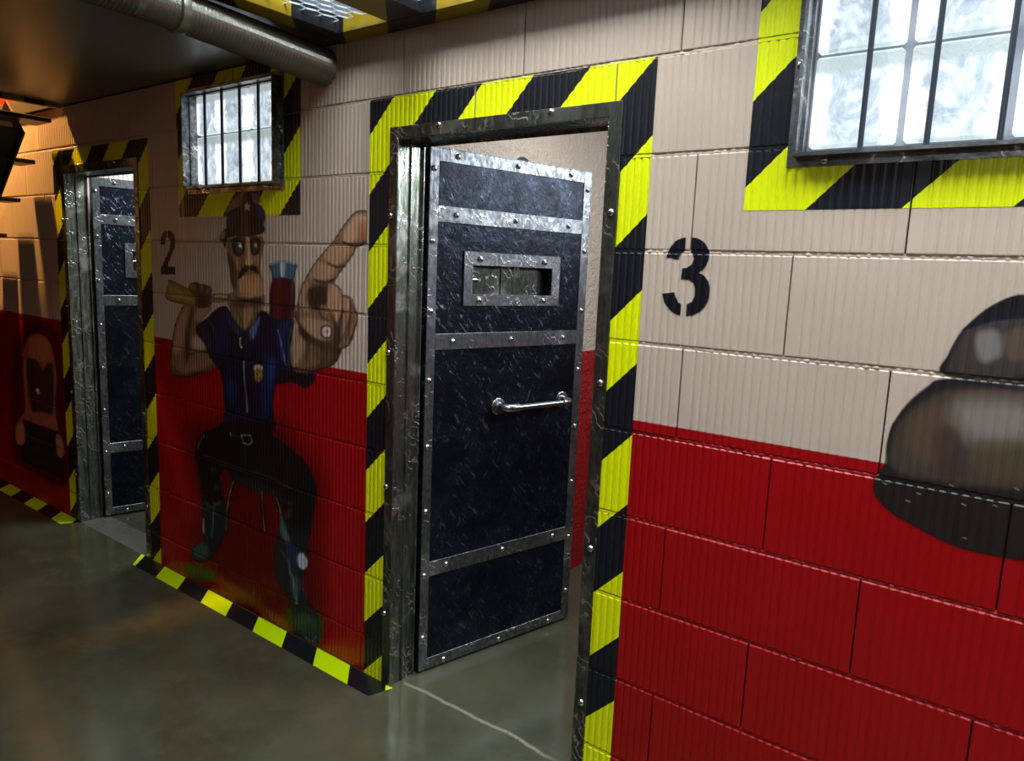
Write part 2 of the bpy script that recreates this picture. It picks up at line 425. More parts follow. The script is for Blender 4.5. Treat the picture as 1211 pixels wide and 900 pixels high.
def door(idx, fr, hinge, ang, label):
    xa, xb, zt = fr; root = empty('door_%d' % idx, (hinge[0], hinge[1], 0)); tag(root, label, 'door', kind='structure')
    hx, hy = hinge
    def loc(o): o.location = (-hx, -hy, 0); return o
    # frame: flat flange on the wall face, folded reveal through the wall
    fo = MB(); w = .040; y0, y1 = -.005, .0
    for (a, b, c, d) in ((xa, xa+w, 0, zt), (xb-w, xb, 0, zt), (xa+w, xb-w, zt-w, zt)): fo.box(a, b, y0, .004, c, d, .0012)
    fr_o = loc(fo.build('door_frame', M_FLANGE, root))
    rv = MB(); xi, xj, zi = xa+w, xb-w, zt-w
    for (a, b, c, d, e, f) in ((xi-.004, xi+.003, -.004, .052, 0, zi), (xi-.004, xi+.011, .052, .058, 0, zi), (xi-.004, xi+.003, .058, .112, 0, zi), (xi-.004, xi+.016, .108, .114, 0, zi),
                            (xj-.003, xj+.004, -.004, .112, 0, zi), (xi, xj, -.004, .112, zi-.003, zi+.004), (xi, xj, .108, .114, zi-.012, zi)):
        rv.box(a, b, c, d, e, f, .0008)
    jb = rv.build('jamb_lining', M_JAMB, fr_o); tag(jb, 'polished greenish sheet steel lining of the doorway')
    for z in (1.76, 1.281, .783, .287):
        rivet(fr_o, xa+.008, -.005, z, s=.95); rivet(fr_o, xb-.018, -.005, z, s=.95)
    for x in (xa+.227, xb-.234): rivet(fr_o, x, -.005, zt-.010, s=.95)
    # leaf: local x along the leaf, -y is the face that shows
    L, H, T = .808, 2.0, .045
    hold = empty('door_leaf', (0, 0, .010), ang, root)
    lf = MB(); vz = (1.492, 1.603); vu = (.200, .605)
    for (a, b, c, d) in subtract([(0.002, L-.002, .002, H-.002)], (vu[0], vu[1], vz[0]-.01, vz[1]-.01)): lf.box(a, b, 0, T, c, d)
    COL.objects.unlink(hold); bpy.data.objects.remove(hold)
    leaf = lf.build('door_leaf', M_LEAF, root); leaf.location = (0, 0, .010); leaf.rotation_euler = (0, 0, ang)
    tag(leaf, 'dark steel leaf standing open into the cell')
    def part(mbx, name, mt, lab=None):
        o = mbx.build(name, mt, leaf)
        if lab: tag(o, lab)
        return o
    f = -.0035
    for (a, b, c, d, e) in ((0, .038, 0, H, 0), (L-.042, L, 0, H, 0), (.038, L-.042, H-.045, H, 0), (.038, L-.042, 1.742, 1.800, 0), (.038, L-.042, 1.275, 1.335, 0), (.038, L-.042, .387, .447, 0), (.038, L-.042, 0, .045, 0)):
        s = MB(); s.box(a, b, f, 0.0005, c, d, .0009); part(s, 'strap', M_STRAP)
    s = MB(); s.box(-.003, -.0002, f+.001, T-.004, 0, H, .0008); part(s, 'hinge_edge', M_LEAF)
    s = MB(); s.box(L, L+.003, f, T+.002, 0, H, .0008); s.box(.01, L, f, T+.002, H, H+.003, .0008); part(s, 'edge_strip', M_STRAP)
    dz = .010
    for z in (1.937, 1.682, 1.429, 1.172, .918, .664, .406, .148):
        rivet(leaf, .016, f, z-dz); rivet(leaf, L-.021, f, z-dz)
    for z in (1.989, 1.781, 1.315, .430, .026):
        for u in (.118, .402, .687): rivet(leaf, u, f, z-dz)
    vf = prism((.159, .648, 1.450-dz, 1.652-dz), f-.003, 0.0, (vu[0], vu[1], vz[0]-dz, vz[1]-dz)); hf = part(vf, 'viewing_slot_frame', M_STRAP)
    s = MB(); s.box(vu[0]-.02, vu[1]-.055, .022, .027, vz[0]-dz-.01, vz[1]-dz+.01); s.box(.355, .359, .018, .022, vz[0]-dz, vz[1]-dz)
    part(s, 'slot_shutter', M_SHUT, 'scratched sliding plate behind the viewing slot')
    s = MB(); s.box(vu[0]-.02, vu[1]+.02, .034, .038, vz[0]-dz-.02, vz[1]-dz+.02); part(s, 'slot_back', M_STAIR)
    s = MB(); s.tube([(vu[0]+.002, .012, 1.548-dz), (vu[0]+.04, .012, 1.548-dz)], .0045, 8); s.tube([(vu[0]+.04, .016, 1.548-dz), (vu[0]+.04, .004, 1.548-dz)], .007, 10)
    part(s, 'shutter_knob', M_RIVET)
    for u in (.232, .560):
        for z in (1.626, 1.470): rivet(leaf, u, f-.003, z-dz, s=1.15)
    # pipe handle: two flanges, two elbows, bar
    hz = 1.036
    for u in (.350, .700):
        s = MB(); s.tube([(u, -.001, hz), (u, -.005, hz), (u, -.0055, hz)], [.034, .034, .030], 20)
        s.tube([(u, -.005, hz), (u, -.018, hz)], [.019, .017], 14)
        for q in range(4):
            an = math.pi/4+q*math.pi/2; s.tube([(u+.0255*math.cos(an), -.005, hz+.0255*math.sin(an)), (u+.0255*math.cos(an), -.008, hz+.0255*math.sin(an))], .0045, 6)
        part(s, 'handle_flange', M_PIPE)
    s = MB(); so_ = .062
    s.tube([(.350, -.015, hz), (.350, -.030, hz), (.352, -.045, hz), (.360, -.056, hz), (.374, -so_, hz), (.395, -so_, hz)], .0165, 14)
    s.tube([(.394, -so_, hz), (.404, -so_, hz)], .019, 14)
    s.tube([(.700, -.015, hz), (.700, -.030, hz), (.698, -.045, hz), (.690, -.056, hz), (.676, -so_, hz), (.658, -so_, hz)], .0165, 14)
    s.tube([(.659, -so_, hz), (.649, -so_, hz)], .019, 14)
    s.tube([(.40, -so_, hz), (.655, -so_, hz)], .0125, 14)
    part(s, 'handle', M_PIPE, 'bright galvanised pipe handle')
    return root
door(1, FR_D[0], (-1.851, .130), math.radians(76.4), 'dark riveted steel cell door standing open in the near doorway, left of the number 3')
door(2, FR_D[1], (-4.486, .130), math.radians(77.5), 'dark riveted steel cell door half hidden in the far doorway, left of the number 2')

# ------------------------------------------------------------------ barred glass-block windows
def m_glass():
    t = NT('backlit_glass_block'); p = t.obj()
    rn = t.math('MULTIPLY', t.n('ShaderNodeObjectInfo').outputs['Random'], 40.0)
    cb = t.n('ShaderNodeCombineXYZ'); t.set(cb, 0, rn); t.set(cb, 1, rn)
    v = t.n('ShaderNodeVectorMath', operation='ADD'); t.set(v, 0, p); t.set(v, 1, cb); v = v.outputs[0]
    wa = t.noise(t.mapv(v, (1.3, 1, 1.0), rot=(0, .7, 0)), 8, 3, .6, 2.6); wb = t.noise(t.mapv(v, (1.6, 1, .8)), 22, 3, .6, 1.6)
    sx = t.n('ShaderNodeSeparateXYZ'); t.set(sx, 0, p); X, Z = sx.outputs[0], sx.outputs[2]
    f = t.math('ADD', t.math('MULTIPLY', wa, .7), t.math('MULTIPLY', wb, .3))
    side = t.smooth(t.math('ADD', t.math('ABSOLUTE', X), t.math('MULTIPLY', t.math('SUBTRACT', wb, .5), .05)), .052, .070)
    f = t.math('ADD', f, t.math('MULTIPLY', side, .28))
    c = t.ramp(f, [(.36, (.30, .37, .47)), (.48, (.50, .58, .68)), (.56, (.70, .80, .88)), (.66, (1.0, 1.05, 1.1)), (.85, (1.25, 1.25, 1.25))])
    band = t.smooth(t.math('ADD', Z, t.math('MULTIPLY', t.math('SUBTRACT', wb, .5), .03)), .050, .068)
    c = t.mix(t.math('MULTIPLY', band, .92), c, (.36, .43, .43, 1))
    foot = t.smooth(Z, -.075, -.090)
    c = t.mix(t.math('MULTIPLY', foot, .6), c, (.50, .62, .60, 1))
    d = t.bsdf((.25, .30, .32, 1), .10, 0, t.bump(t.math('ADD', wa, wb), .6, .006), .6)
    t.set(d, 'Emission Color', c); t.set(d, 'Emission Strength', 1.0); return t.m
M_GLASS = m_glass()
M_GROUT = m_plain('pale_grout', (.34, .38, .44, 1), .6)
mb = MB(); mb.box(-.0915, .0915, -.012, .03, -.0955, .0955, .005); gb = mb.build('glass_block', M_GLASS); ME_GLASS = gb.data; bpy.data.objects.remove(gb)
def window(idx, r, label):
    xa, xb, za, zb = r; ox = (xa+xb)/2
    root = empty('window_%d' % idx, (ox, 0, za)); tag(root, label, 'window', kind='structure')
    def B(mbx, name, mt, par=root, lab=None):
        o = mbx.build(name, mt, par)
        if par is root: o.location = (-ox, 0, -za)
        if lab: tag(o, lab)
        return o
    w = .034
    fl = B(prism((xa, xb, za, zb), -.004, .004, (xa+w, xb-w, za+w, zb-w)), 'window_frame', M_WFRAME)
    a, b, c, d = xa+w-.006, xb-w+.006, za+w-.006, zb-w+.006
    B(prism((a-.008, b+.008, c-.008, d+.008), -.038, .042, (a, b, c, d)), 'window_reveal', M_WFRAME)
    for (x, z) in ((xa+.085, za+.013), (xb-.085, za+.013), (xa+.012, (za+zb)/2), (xb-.012, (za+zb)/2)): rivet(fl, x, -.004, z, s=.9)
    n = 5
    for k in range(1, n):
        x = a+(b-a)*k/n; s = MB(); s.tube([(x, -.006, c), (x, -.006, d)], .0062, 10); B(s, 'window_bar', M_BAR)
    g = MB(); g.box(a, b, .045, .11, c, d); B(g, 'grout', M_GROUT)
    cw = (b-a)/3.06
    for k in range(4):
        x = a+.101+k*.2
        if x-.095 > b: continue
        for j in range(2):
            z = c+.014+.105+j*.212
            o = link('glass_block', ME_GLASS, root); o.location = (x-ox, .036, z-za); o.scale.z = 1.06
            if x+.094 > b: o.scale = (max(.1, (b-(x-.094))/.188), 1, 1); o.location.x = (x-.094+b)/2-ox
            if z+.1 > d: o.scale.z = (d-(z-.1))/.189; o.location.z = (z-.1+d)/2-za
    return root
window(1, WINS[0], 'glass block window with round bars at the top right, beside the number 3')
window(2, WINS[1], 'small barred glass block window above the painted policeman')

# ------------------------------------------------------------------ floor, ceiling, other walls
def m_floor():
    t = NT('polished_concrete'); p = t.pos(); sp = t.n('ShaderNodeSeparateXYZ'); t.set(sp, 0, p); x, y = sp.outputs[0], sp.outputs[1]
    a = t.noise(p, 1.3, 6, .6); b = t.noise(p, 9, 6, .65); c3 = t.noise(p, 90, 3)
    c = t.mix(t.smooth(a, .3, .7), (.050, .052, .030, 1), (.090, .092, .058, 1))
    c = t.mix(t.smooth(b, .45, .75, 0, .5), c, (.10, .10, .075, 1))
    # pale crack across the near doorway, and the paler screed in the thresholds
    wob = t.math('MULTIPLY', t.math('SUBTRACT', t.noise(t.mapv(p, (1, 0, 0)), 4, 3, .5), .5), .07)
    dy = t.math('ABSOLUTE', t.math('SUBTRACT', t.math('ADD', y, wob), .060))
    inx = t.math('MULTIPLY', t.smooth(x, -1.87, -1.82), t.smooth(x, -1.08, -1.25))
    cr = t.math('MULTIPLY', t.smooth(dy, .013, .001), inx); cr = t.math('MULTIPLY', cr, t.smooth(t.noise(p, 60, 2), .25, .5, .35, 1))
    c = t.mix(t.math('MULTIPLY', cr, .8), c, (.30, .29, .24, 1))
    th = t.math('MULTIPLY', t.math('MULTIPLY', t.smooth(y, -.006, .0), t.smooth(y, .165, .15)), t.math('MULTIPLY', t.smooth(x, -4.56, -4.54), t.smooth(x, -3.66, -3.68)))
    c = t.mix(t.math('MULTIPLY', th, .55), c, (.17, .17, .15, 1))
    r = t.math('ADD', t.smooth(b, .3, .75, .10, .22), t.math('MULTIPLY', t.math('MAXIMUM', cr, t.math('MULTIPLY', th, .6)), .25))
    hh = t.math('ADD', t.math('ADD', t.math('MULTIPLY', a, 3.0), b), t.math('MULTIPLY', c3, .12))
    t.bsdf(c, r, 0, t.bump(hh, .25, .003), .55); return t.m
def m_stucco():
    t = NT('stucco'); p, z, c = wall_paint(t)
    b = t.bump(t.math('ADD', t.noise(p, 48, 4, .75), t.noise(p, 24, 2)), 1.0, .011)
    t.bsdf(c, .26, 0, b, .6); return t.m
def m_flatwall():
    t = NT('plain_painted_wall'); p, z, c = wall_paint(t); t.bsdf(c, .45, 0, t.bump(t.noise(p, 60, 3), .3, .002)); return t.m
M_FLOOR, M_STUCCO, M_FLAT = m_floor(), m_stucco(), m_flatwall()
def m_ceil():
    t = NT('varnished_ceiling_board'); p = t.pos()
    n = t.noise(t.mapv(p, (1, 5, 1)), 3, 4, .6); c = t.mix(n, (.075, .075, .062, 1), (.12, .115, .09, 1))
    t.bsdf(c, .30, 0, t.bump(t.noise(p, 12, 3), .15, .004), .5); return t.m
M_CEIL = m_ceil(); M_UP = m_plain('upper_room_paint', (.34, .42, .52, 1), .6, 0, 20, .1); M_CELLW = m_plain('cell_white_paint', (.62, .58, .52, 1), .5)
mb = MB(); mb.box(-8.4, 2.6, -3.0, 3.2, -.08, 0); tag(mb.build('floor', M_FLOOR), 'glossy dark polished concrete floor', 'floor', kind='structure')
HX0, HX1, HY0 = -2.172, 1.60, -1.30          # grating opening
SX0, SX1, SY0, SY1 = -6.6, -4.45, -.98, -.02   # stairwell opening
mb = MB()
R = subtract(subtract([(-8.4, 2.6, -3.0, .03)], (HX0, HX1, HY0, .0)), (SX0, SX1, SY0, -.02))
for r in R: mb.box(r[0], r[1], r[2], r[3], 2.372, 2.45)
tag(mb.build('ceiling', M_CEIL), 'low dark varnished board ceiling over the corridor', 'ceiling', kind='structure')
def wallbox(name, b, mt, label):
    mb = MB(); mb.box(*b); return tag(mb.build(name, mt), label, 'wall', kind='structure')
wallbox('wall_back', (-8.4, 2.6, -3.1, -3.0, 0, 2.372), M_FLAT, 'plain beige and red wall across the corridor, behind the viewer')
wallbox('wall_left', (-8.5, -8.4, -3.0, .0, 0, 2.372), M_FLAT, 'plain beige and red wall closing the far end of the corridor')
wallbox('wall_right', (2.6, 2.7, -3.0, .0, 0, 2.372), M_FLAT, 'plain beige and red wall closing the near end of the corridor')
mb = MB(); mb.box(XR, 2.6, 0, .11, 0, 2.372); mb.box(-8.4, XL, 0, .11, 0, 2.372); tag(mb.build('wall_ends', M_FLAT), 'plain ends of the cell front beyond the ribbed blocks', 'wall', kind='structure')
# cell behind the near doorway
wallbox('wall_cell_left', (-2.05, -1.95, .112, 3.0, 0, 2.40), M_STUCCO, 'textured stucco side wall inside the near cell, beige over red')
wallbox('wall_cell_back', (-2.05, .6, 3.0, 3.1, 0, 2.40), M_STUCCO, 'stucco back wall of the near cell')
wallbox('wall_cell_right', (.6, .7, .112, 3.1, 0, 2.40), M_STUCCO, 'stucco right wall of the near cell')
mb = MB(); mb.box(-8.4, 2.6, .031, 3.2, 2.40, 2.44); tag(mb.build('ceiling_cells', M_CELLW), 'white ceiling slab over the cells', 'ceiling', kind='structure')
mb = MB(); n = 26; ring = [(-1.9475, .825+.085*math.cos(2*math.pi*k/n)*(1+.06*math.sin(5*k)), 1.985+.092*math.sin(2*math.pi*k/n)*(1+.05*math.cos(7*k))) for k in range(n)]
mb.add(ring+[(-1.9495, y, z) for (x, y, z) in ring], [tuple(range(n))]+[(k, (k+1) % n, n+(k+1) % n, n+k) for k in range(n)])
tag(mb.build('painted_mark', m_plain('blue_black_paint', (.035, .045, .075, 1), .4, 0, 200, .8)), 'dark blue painted blot on the cell wall just above the open near door', 'painted mark')
# ribbed cell behind the far doorway
mb = MB(); pts = []
y = .112
while y < 2.2:
    pts += [(y, 0), (y+.017, 0), (y+.020, .004), (y+.025, .004)]; y += .028
vs = [(-4.66-d, yy, z) for z in (0, 2.40) for (yy, d) in pts]; n = len(pts)
mb.add(vs, [(k, k+1, n+k+1, n+k) for k in range(n-1)]); mb.box(-4.76, -4.70, .112, 2.3, 0, 2.40)
tag(mb.build('wall_far_cell_left', m_plain('ribbed_cell_paint', (.62, .56, .50, 1), .45)), 'ribbed pale side wall inside the far cell', 'wall', kind='structure')
wallbox('wall_far_cell_back', (-4.76, -2.6, 2.2, 2.3, 0, 2.40), M_CELLW, 'back wall of the far cell')
wallbox('wall_far_cell_right', (-2.45, -2.35, .112, 2.3, 0, 2.40), M_CELLW, 'right wall of the far cell')
# upper room above the grating
mb = MB(); mb.box(-8.4, 2.6, -3.0, 3.2, 3.45, 3.50); tag(mb.build('ceiling_upper_room', M_UP), 'blue grey ceiling of the upper room seen through the grating', 'ceiling', kind='structure')
mb = MB(); mb.box(-8.4, 2.6, 3.1, 3.2, 2.44, 3.45); mb.box(-8.4, 2.6, -3.1, -3.0, 2.45, 3.45); mb.box(-8.5, -8.4, -3.0, 3.2, 2.45, 3.45); mb.box(2.6, 2.7, -3.0, 3.2, 2.45, 3.45)
tag(mb.build('wall_upper_room', M_UP), 'blue grey walls of the upper room', 'wall', kind='structure')
def m_emit(name, c, s):
    t = NT(name); e = t.n('ShaderNodeEmission'); t.set(e, 0, c); t.set(e, 1, s); t.t.links.new(e.outputs[0], t.out.inputs[0]); return t.m

# ------------------------------------------------------------------ ceiling grating
def rail(parent, name, box, per=.43, ph=-2.15):
    mb = MB(); x0, x1, y0, y1, z0, z1 = box; mb.box(x0, x1, y0, y1, z0, z1, .002)
    o = mb.build(name, M_HAZ_RAIL, parent); px, py = parent.location.x, parent.location.y
    at = o.data.attributes.new('stripe', 'FLOAT', 'POINT'); at.data.foreach_set('value', [((v.co.x+v.co.y)-ph)/per+30 for v in o.data.vertices])
    o.location = (-px, -py, -parent.location.z); return o
gr = empty('ceiling_grating', (HX0, 0, 2.36)); tag(gr, 'hazard striped ceiling grating of expanded metal above the near doorway', 'grating')
rail(gr, 'rail', (HX0, HX0+.088, HY0, -.088, 2.362, 2.42)); rail(gr, 'rail', (HX0, HX1, -.088, -.001, 2.362, 2.42)); rail(gr, 'rail', (HX1-.088, HX1, HY0, -.088, 2.362, 2.42)); rail(gr, 'rail', (HX0+.088, HX1-.088, HY0, HY0+.088, 2.362, 2.42))
xs_b = [(-1.845, -1.690), (-.72, -.565), (.40, .555)]
for a, b in xs_b: rail(gr, 'rail', (a, b, HY0+.088, -.088, 2.362, 2.42))
spans = [(HX0+.085, -1.842), (-1.693, -.717), (-.568, .403), (.552, HX1-.085)]
for (a, b) in spans:
    V, F = [], []
    px_, py_ = .072, .033                                  # diamonds, long way along x
    def seg(x0, y0, x1, y1):
        for q in ((x0, y0), (x1, y1)):
            if not (a-.001 <= q[0] <= b+.001 and HY0+.08 <= q[1] <= -.08): return
        dx, dy = x1-x0, y1-y0; l = math.hypot(dx, dy); nx, ny = -dy/l*.0021, dx/l*.0021; k = len(V); z = 2.395
        V.extend([(x0+nx, y0+ny, z+.0025), (x0-nx, y0-ny, z-.0025), (x1-nx, y1-ny, z-.0025), (x1+nx, y1+ny, z+.0025), (x0+nx, y0+ny, z+.0042), (x1+nx, y1+ny, z+.0042)])
        F.extend([(k, k+1, k+2, k+3), (k+4, k, k+3, k+5), (k+1, k+4, k+5, k+2)])
    j = 0; yy = HY0+.07
    while yy < -.06:
        x = a-(px_/2 if j % 2 else 0)-px_
        while x < b+px_:
            for (u0, v0, u1, v1) in ((0, 0, .36, 0), (.36, 0, .5, 1), (0, 0, -.14, 1)):
                seg(x+u0*px_, yy+v0*py_, x+u1*px_, yy+v1*py_)
            x += px_
        yy += py_; j += 1
    me = bpy.data.meshes.new('expanded_mesh'); me.from_pydata(V, [], F); me.update(); o = link('expanded_mesh', me, gr, M_MESH); o.location = (-gr.location.x, 0, -gr.location.z); tag(o, 'silvery expanded metal mesh', kind='stuff')

# ------------------------------------------------------------------ flexible duct
dr = .067; pts, rr = [], []
y = 0.012; k = 0
while y > -2.6:
    c = (-2.262+.11*min(1, max(0, -y/.75))**1.1 if y > -.75 else -2.152+.02*(y+.75)*-1, y, 2.294-.006*math.sin(y*3))
    pts.append(c); rr.append((dr-.010*min(1, -y/.7 if y < 0 else 0))*(1.0 if k % 2 else .91)); y -= .0068; k += 1
mb = MB(); mb.tube(pts, rr, 30, True, False)
du = mb.build('flexible_duct', M_DUCT); du.location = (0, 0, 0)
tag(du, 'ribbed flexible metal duct running under the ceiling to the wall by the small window', 'duct')
mb = MB(); mb.tube([(-2.158, -.60, 2.295), (-2.160, -.615, 2.295), (-2.160, -.63, 2.295)], [.062, .064, .062], 28); mb.build('collar', M_DUCT, du)

# ------------------------------------------------------------------ floor tapes
def tape(x0, x1, label, cl=0.0, cr=0.0):
    n = 40; V, F, A = [], [], []
    for k in range(n+1):
        f = k/n
        for (yy, xa, xb) in ((-.003, x0, x1), (-.098, x0+cl, x1-cr)):
            x = xa+(xb-xa)*f
            for z in (.0010, 0.0): V.append((x, yy, z)); A.append(((x+yy)+3.543)/.412+20)
    for k in range(n):
        b = 4*k; F += [(b, b+4, b+6, b+2), (b+2, b+6, b+7, b+3), (b, b+1, b+5, b+4)]
    F += [(0, 2, 3, 1), (4*n, 4*n+1, 4*n+3, 4*n+2)]
    me = bpy.data.meshes.new('floor_tape'); me.from_pydata(V, [], F); me.update()
    at = me.attributes.new('stripe', 'FLOAT', 'POINT'); at.data.foreach_set('value', A)
    return tag(link('floor_tape', me, None, M_TAPE), label, 'floor tape')
tape(-3.78, -1.855, 'fluorescent yellow and black tape on the floor under the painted policeman', .10, .03)
tape(-6.3, -4.50, 'yellow and black floor tape at the far left, left of the far doorway', 0, .06)
tape(-1.03, XR, 'yellow and black floor tape below the number 3 wall', .05, 0)

# ------------------------------------------------------------------ steel stair at the far left
st = empty('steel_stair', (-5.4, -.5, 0)); tag(st, 'dark steel stair climbing through the ceiling at the far left', 'stair')
def SB(mbx, name, mt=M_STAIR): o = mbx.build(name, mt, st); o.location = (5.4, .5, 0); return o
TX, TZ = .243, .2065
x_t, z_t = -4.52, 2.29
for k in range(11):
    x, z = x_t-k*TX, z_t-k*TZ
    if z < .05: break
    mb = MB(); mb.box(x-.21, x, -.86, -.045, z-.012, z+.012, .003); SB(mb, 'tread')
for yy in (-.165, -.86):
    mb = MB(); n0 = (x_t-.085, z_t+.02)
    ln = 11; ex, ez = n0[0]-ln*TX, n0[1]-ln*TZ
    w = .17
    vs = []
    for (px, pz) in (n0, (ex, ez)):
        for (dx, dz) in ((0.02, -.10), (-.20, .09)):
            for y in (yy, yy+.012): vs.append((px+dx, y, max(0, pz+dz)))
    mb.add(vs, [(0, 1, 3, 2), (4, 6, 7, 5), (0, 4, 5, 1), (2, 3, 7, 6), (0, 2, 6, 4), (1, 5, 7, 3)]); SB(mb, 'stringer')
mb = MB(); px, pz = x_t-.08, z_t-.06; ex, ez = px-10.6*TX, pz-10.6*TZ
mb.add([(px, -.85, pz), (px, -.165, pz), (ex, -.165, ez), (ex, -.85, ez), (px-.004, -.85, pz+.004), (px-.004, -.165, pz+.004), (ex-.004, -.165, ez+.004), (ex-.004, -.85, ez+.004)],
       [(0, 1, 2, 3), (7, 6, 5, 4), (0, 4, 5, 1), (1, 5, 6, 2), (2, 6, 7, 3), (3, 7, 4, 0)]); SB(mb, 'underside_plate')
M_REDCURB = m_plain('red_curb', (.40, .02, .01, 1), .5)
mb = MB(); mb.box(SX1-.02, SX1+.02, SY0, .0, 2.45, 3.45); mb.box(SX0, SX1, -.015, .01, 2.45, 3.45); mb.box(SX0, SX1, SY0-.03, SY0, 2.45, 3.45)
tag(mb.build('trim_5', M_REDCURB), 'red boarded sides of the stairwell above the ceiling, far left', 'trim', kind='structure')
tr = empty('stairwell_trim', (SX1, -.5, 2.37)); tag(tr, 'hazard striped edge of the stairwell opening, far left', 'trim')
rail(tr, 'rail', (SX1-.03, SX1, SY0, SY1, 2.35, 2.45), .2); rail(tr, 'rail', (SX0, SX1, SY0-.03, SY0, 2.35, 2.45), .2)
#MURALS
# ------------------------------------------------------------------ painted figures and stencilled numbers on the ribbed wall
def to_px(X, Y, Z):
    dx, dy, dz = X-CAM[0], Y-CAM[1], Z-CAM[2]
    c = dx*CF[0]+dy*CF[1]+dz*CF[2]
    return 605.5+860.7*(dx*CR[0]+dy*CR[1]+dz*CR[2])/c, 450-860.7*(dx*CU[0]+dy*CU[1]+dz*CU[2])/c
class Canvas:
    """paint layer on a wall rectangle; shapes are traced in survey coordinates and rectified on to the wall plane"""
    def __init__(s, x0, x1, z0, z1, res, plane=None):
        s.b = (x0, x1, z0, z1); s.w = int((x1-x0)*res); s.h = int((z1-z0)*res)
        X, Z = np.meshgrid(x0+(np.arange(s.w)+.5)/res, z0+(np.arange(s.h)+.5)/res); s.X, s.Z = X, Z
        s.U, s.V = to_px(X, 0*X, Z)
        s.rgb = np.zeros((s.h, s.w, 3)); s.a = np.zeros((s.h, s.w)); s.k = (1, 1, 1); s.o = (0, 0, 1.0)
    def at(s, ox, oy, sc): s.o = (ox, oy, sc); return s
    def P(s, pts): ox, oy, sc = s.o; return [(ox+x/sc, oy+y/sc) for x, y in pts]
    def lay(s, cov, col, sl=None):
        sl = sl or (slice(None), slice(None))
        c = np.array(rgb(*col)[:3])*np.array(s.k); a0 = s.a[sl]; A = cov+a0*(1-cov)
        s.rgb[sl] = (c*cov[..., None]+s.rgb[sl]*(a0*(1-cov))[..., None])/np.maximum(A, 1e-6)[..., None]; s.a[sl] = A
    def box(s, pts, m):
        xs = [p[0] for p in pts]; ys = [p[1] for p in pts]
        ok = (s.U > min(xs)-m) & (s.U < max(xs)+m) & (s.V > min(ys)-m) & (s.V < max(ys)+m)
        r = np.where(ok.any(1))[0]; c = np.where(ok.any(0))[0]
        if not len(r) or not len(c): return None
        return (slice(r[0], r[-1]+1), slice(c[0], c[-1]+1))
    @staticmethod
    def smooth(pts, closed, n=5):
        P = [np.array(p, float) for p in pts]; N = len(P); out = []
        R = range(N) if closed else range(N-1)
        for i in R:
            p0 = P[(i-1) % N] if closed or i > 0 else P[i]; p1 = P[i]; p2 = P[(i+1) % N]; p3 = P[(i+2) % N] if closed or i+2 < N else p2
            for k in range(n):
                t = k/n; out.append(.5*((2*p1)+(-p0+p2)*t+(2*p0-5*p1+4*p2-p3)*t*t+(-p0+3*p1-3*p2+p3)*t**3))
        if not closed: out.append(P[-1])
        return out
    def dist(s, pts, sl, closed):
        U, V = s.U[sl], s.V[sl]; D = np.full(U.shape, 1e9); ins = np.zeros(U.shape, bool); N = len(pts)
        for i in range(N if closed else N-1):
            (x0, y0), (x1, y1) = pts[i], pts[(i+1) % N]; dx, dy = x1-x0, y1-y0; l = dx*dx+dy*dy+1e-9
            t = np.clip(((U-x0)*dx+(V-y0)*dy)/l, 0, 1); D = np.minimum(D, (U-x0-t*dx)**2+(V-y0-t*dy)**2)
            if closed and y0 != y1: ins ^= ((y0 > V) != (y1 > V)) & (U < (x1-x0)*(V-y0)/(y1-y0)+x0)
        D = np.sqrt(D); return np.where(ins, -D, D)
    def poly(s, pts, col, soft=.8, a=1.0, curve=True):
        p = s.P(pts); p = s.smooth(p, True) if curve else p
        sl = s.box(p, soft*2+2)
        if sl is None: return
        soft = soft if soft <= 1.2 else 1.2+(soft-1.2)*(.38 if soft < 11 else 1)
        d = s.dist(p, sl, True); s.lay(a*np.clip(.5-d/(2*soft), 0, 1), col, sl)
    def line(s, pts, w, col, soft=.6, a=1.0, curve=True):
        p = s.P(pts); p = s.smooth(p, False) if curve and len(p) > 2 else p
        sl = s.box(p, w+soft*2+2)
        if sl is None: return
        soft = min(soft, .5+soft*.35)
        d = s.dist(p, sl, False)-w/2; s.lay(a*np.clip(.5-d/(2*soft), 0, 1), col, sl)
    def blob(s, x, y, rx, ry, col, a=1.0, rot=0, hard=1.0):
        ox, oy, sc = s.o; x, y = ox+x/sc, oy+y/sc; rx /= sc; ry /= sc
        sl = s.box([(x-max(rx, ry)*1.6, y-max(rx, ry)*1.6), (x+max(rx, ry)*1.6, y+max(rx, ry)*1.6)], 1)
        if sl is None: return
        c, q = math.cos(rot), math.sin(rot); u = (s.U[sl]-x)*c+(s.V[sl]-y)*q; v = -(s.U[sl]-x)*q+(s.V[sl]-y)*c
        r = np.sqrt((u/rx)**2+(v/ry)**2); s.lay(a*np.clip((1.5-r)*hard if hard > 1 else (1.4-r)/.9, 0, 1), col, sl)
    def finish(s, name, skin, label, cat, rough=.42, thr=.04, skipj=False):
        x0, x1, z0, z1 = s.b
        img = bpy.data.images.new(name+'_paint', s.w, s.h, alpha=True, float_buffer=False)
        lin = np.clip(s.rgb, 0, 1); srgb = np.where(lin <= .0031308, lin*12.92, 1.055*lin**(1/2.4)-.055)
        # bleed colour outwards so soft edges do not darken
        px = np.dstack([srgb, s.a]).astype(np.float32); img.pixels.foreach_set(px.ravel()); img.update(); img.pack()
        t = NT(name+'_paint'); p = t.pos()
        v = t.mapv(p, (1/(x1-x0), 1, 1/(z1-z0)), (-x0/(x1-x0), 0, -z0/(z1-z0)))
        sp = t.n('ShaderNodeSeparateXYZ'); t.set(sp, 0, v); cb = t.n('ShaderNodeCombineXYZ'); t.set(cb, 0, sp.outputs[0]); t.set(cb, 1, sp.outputs[2])
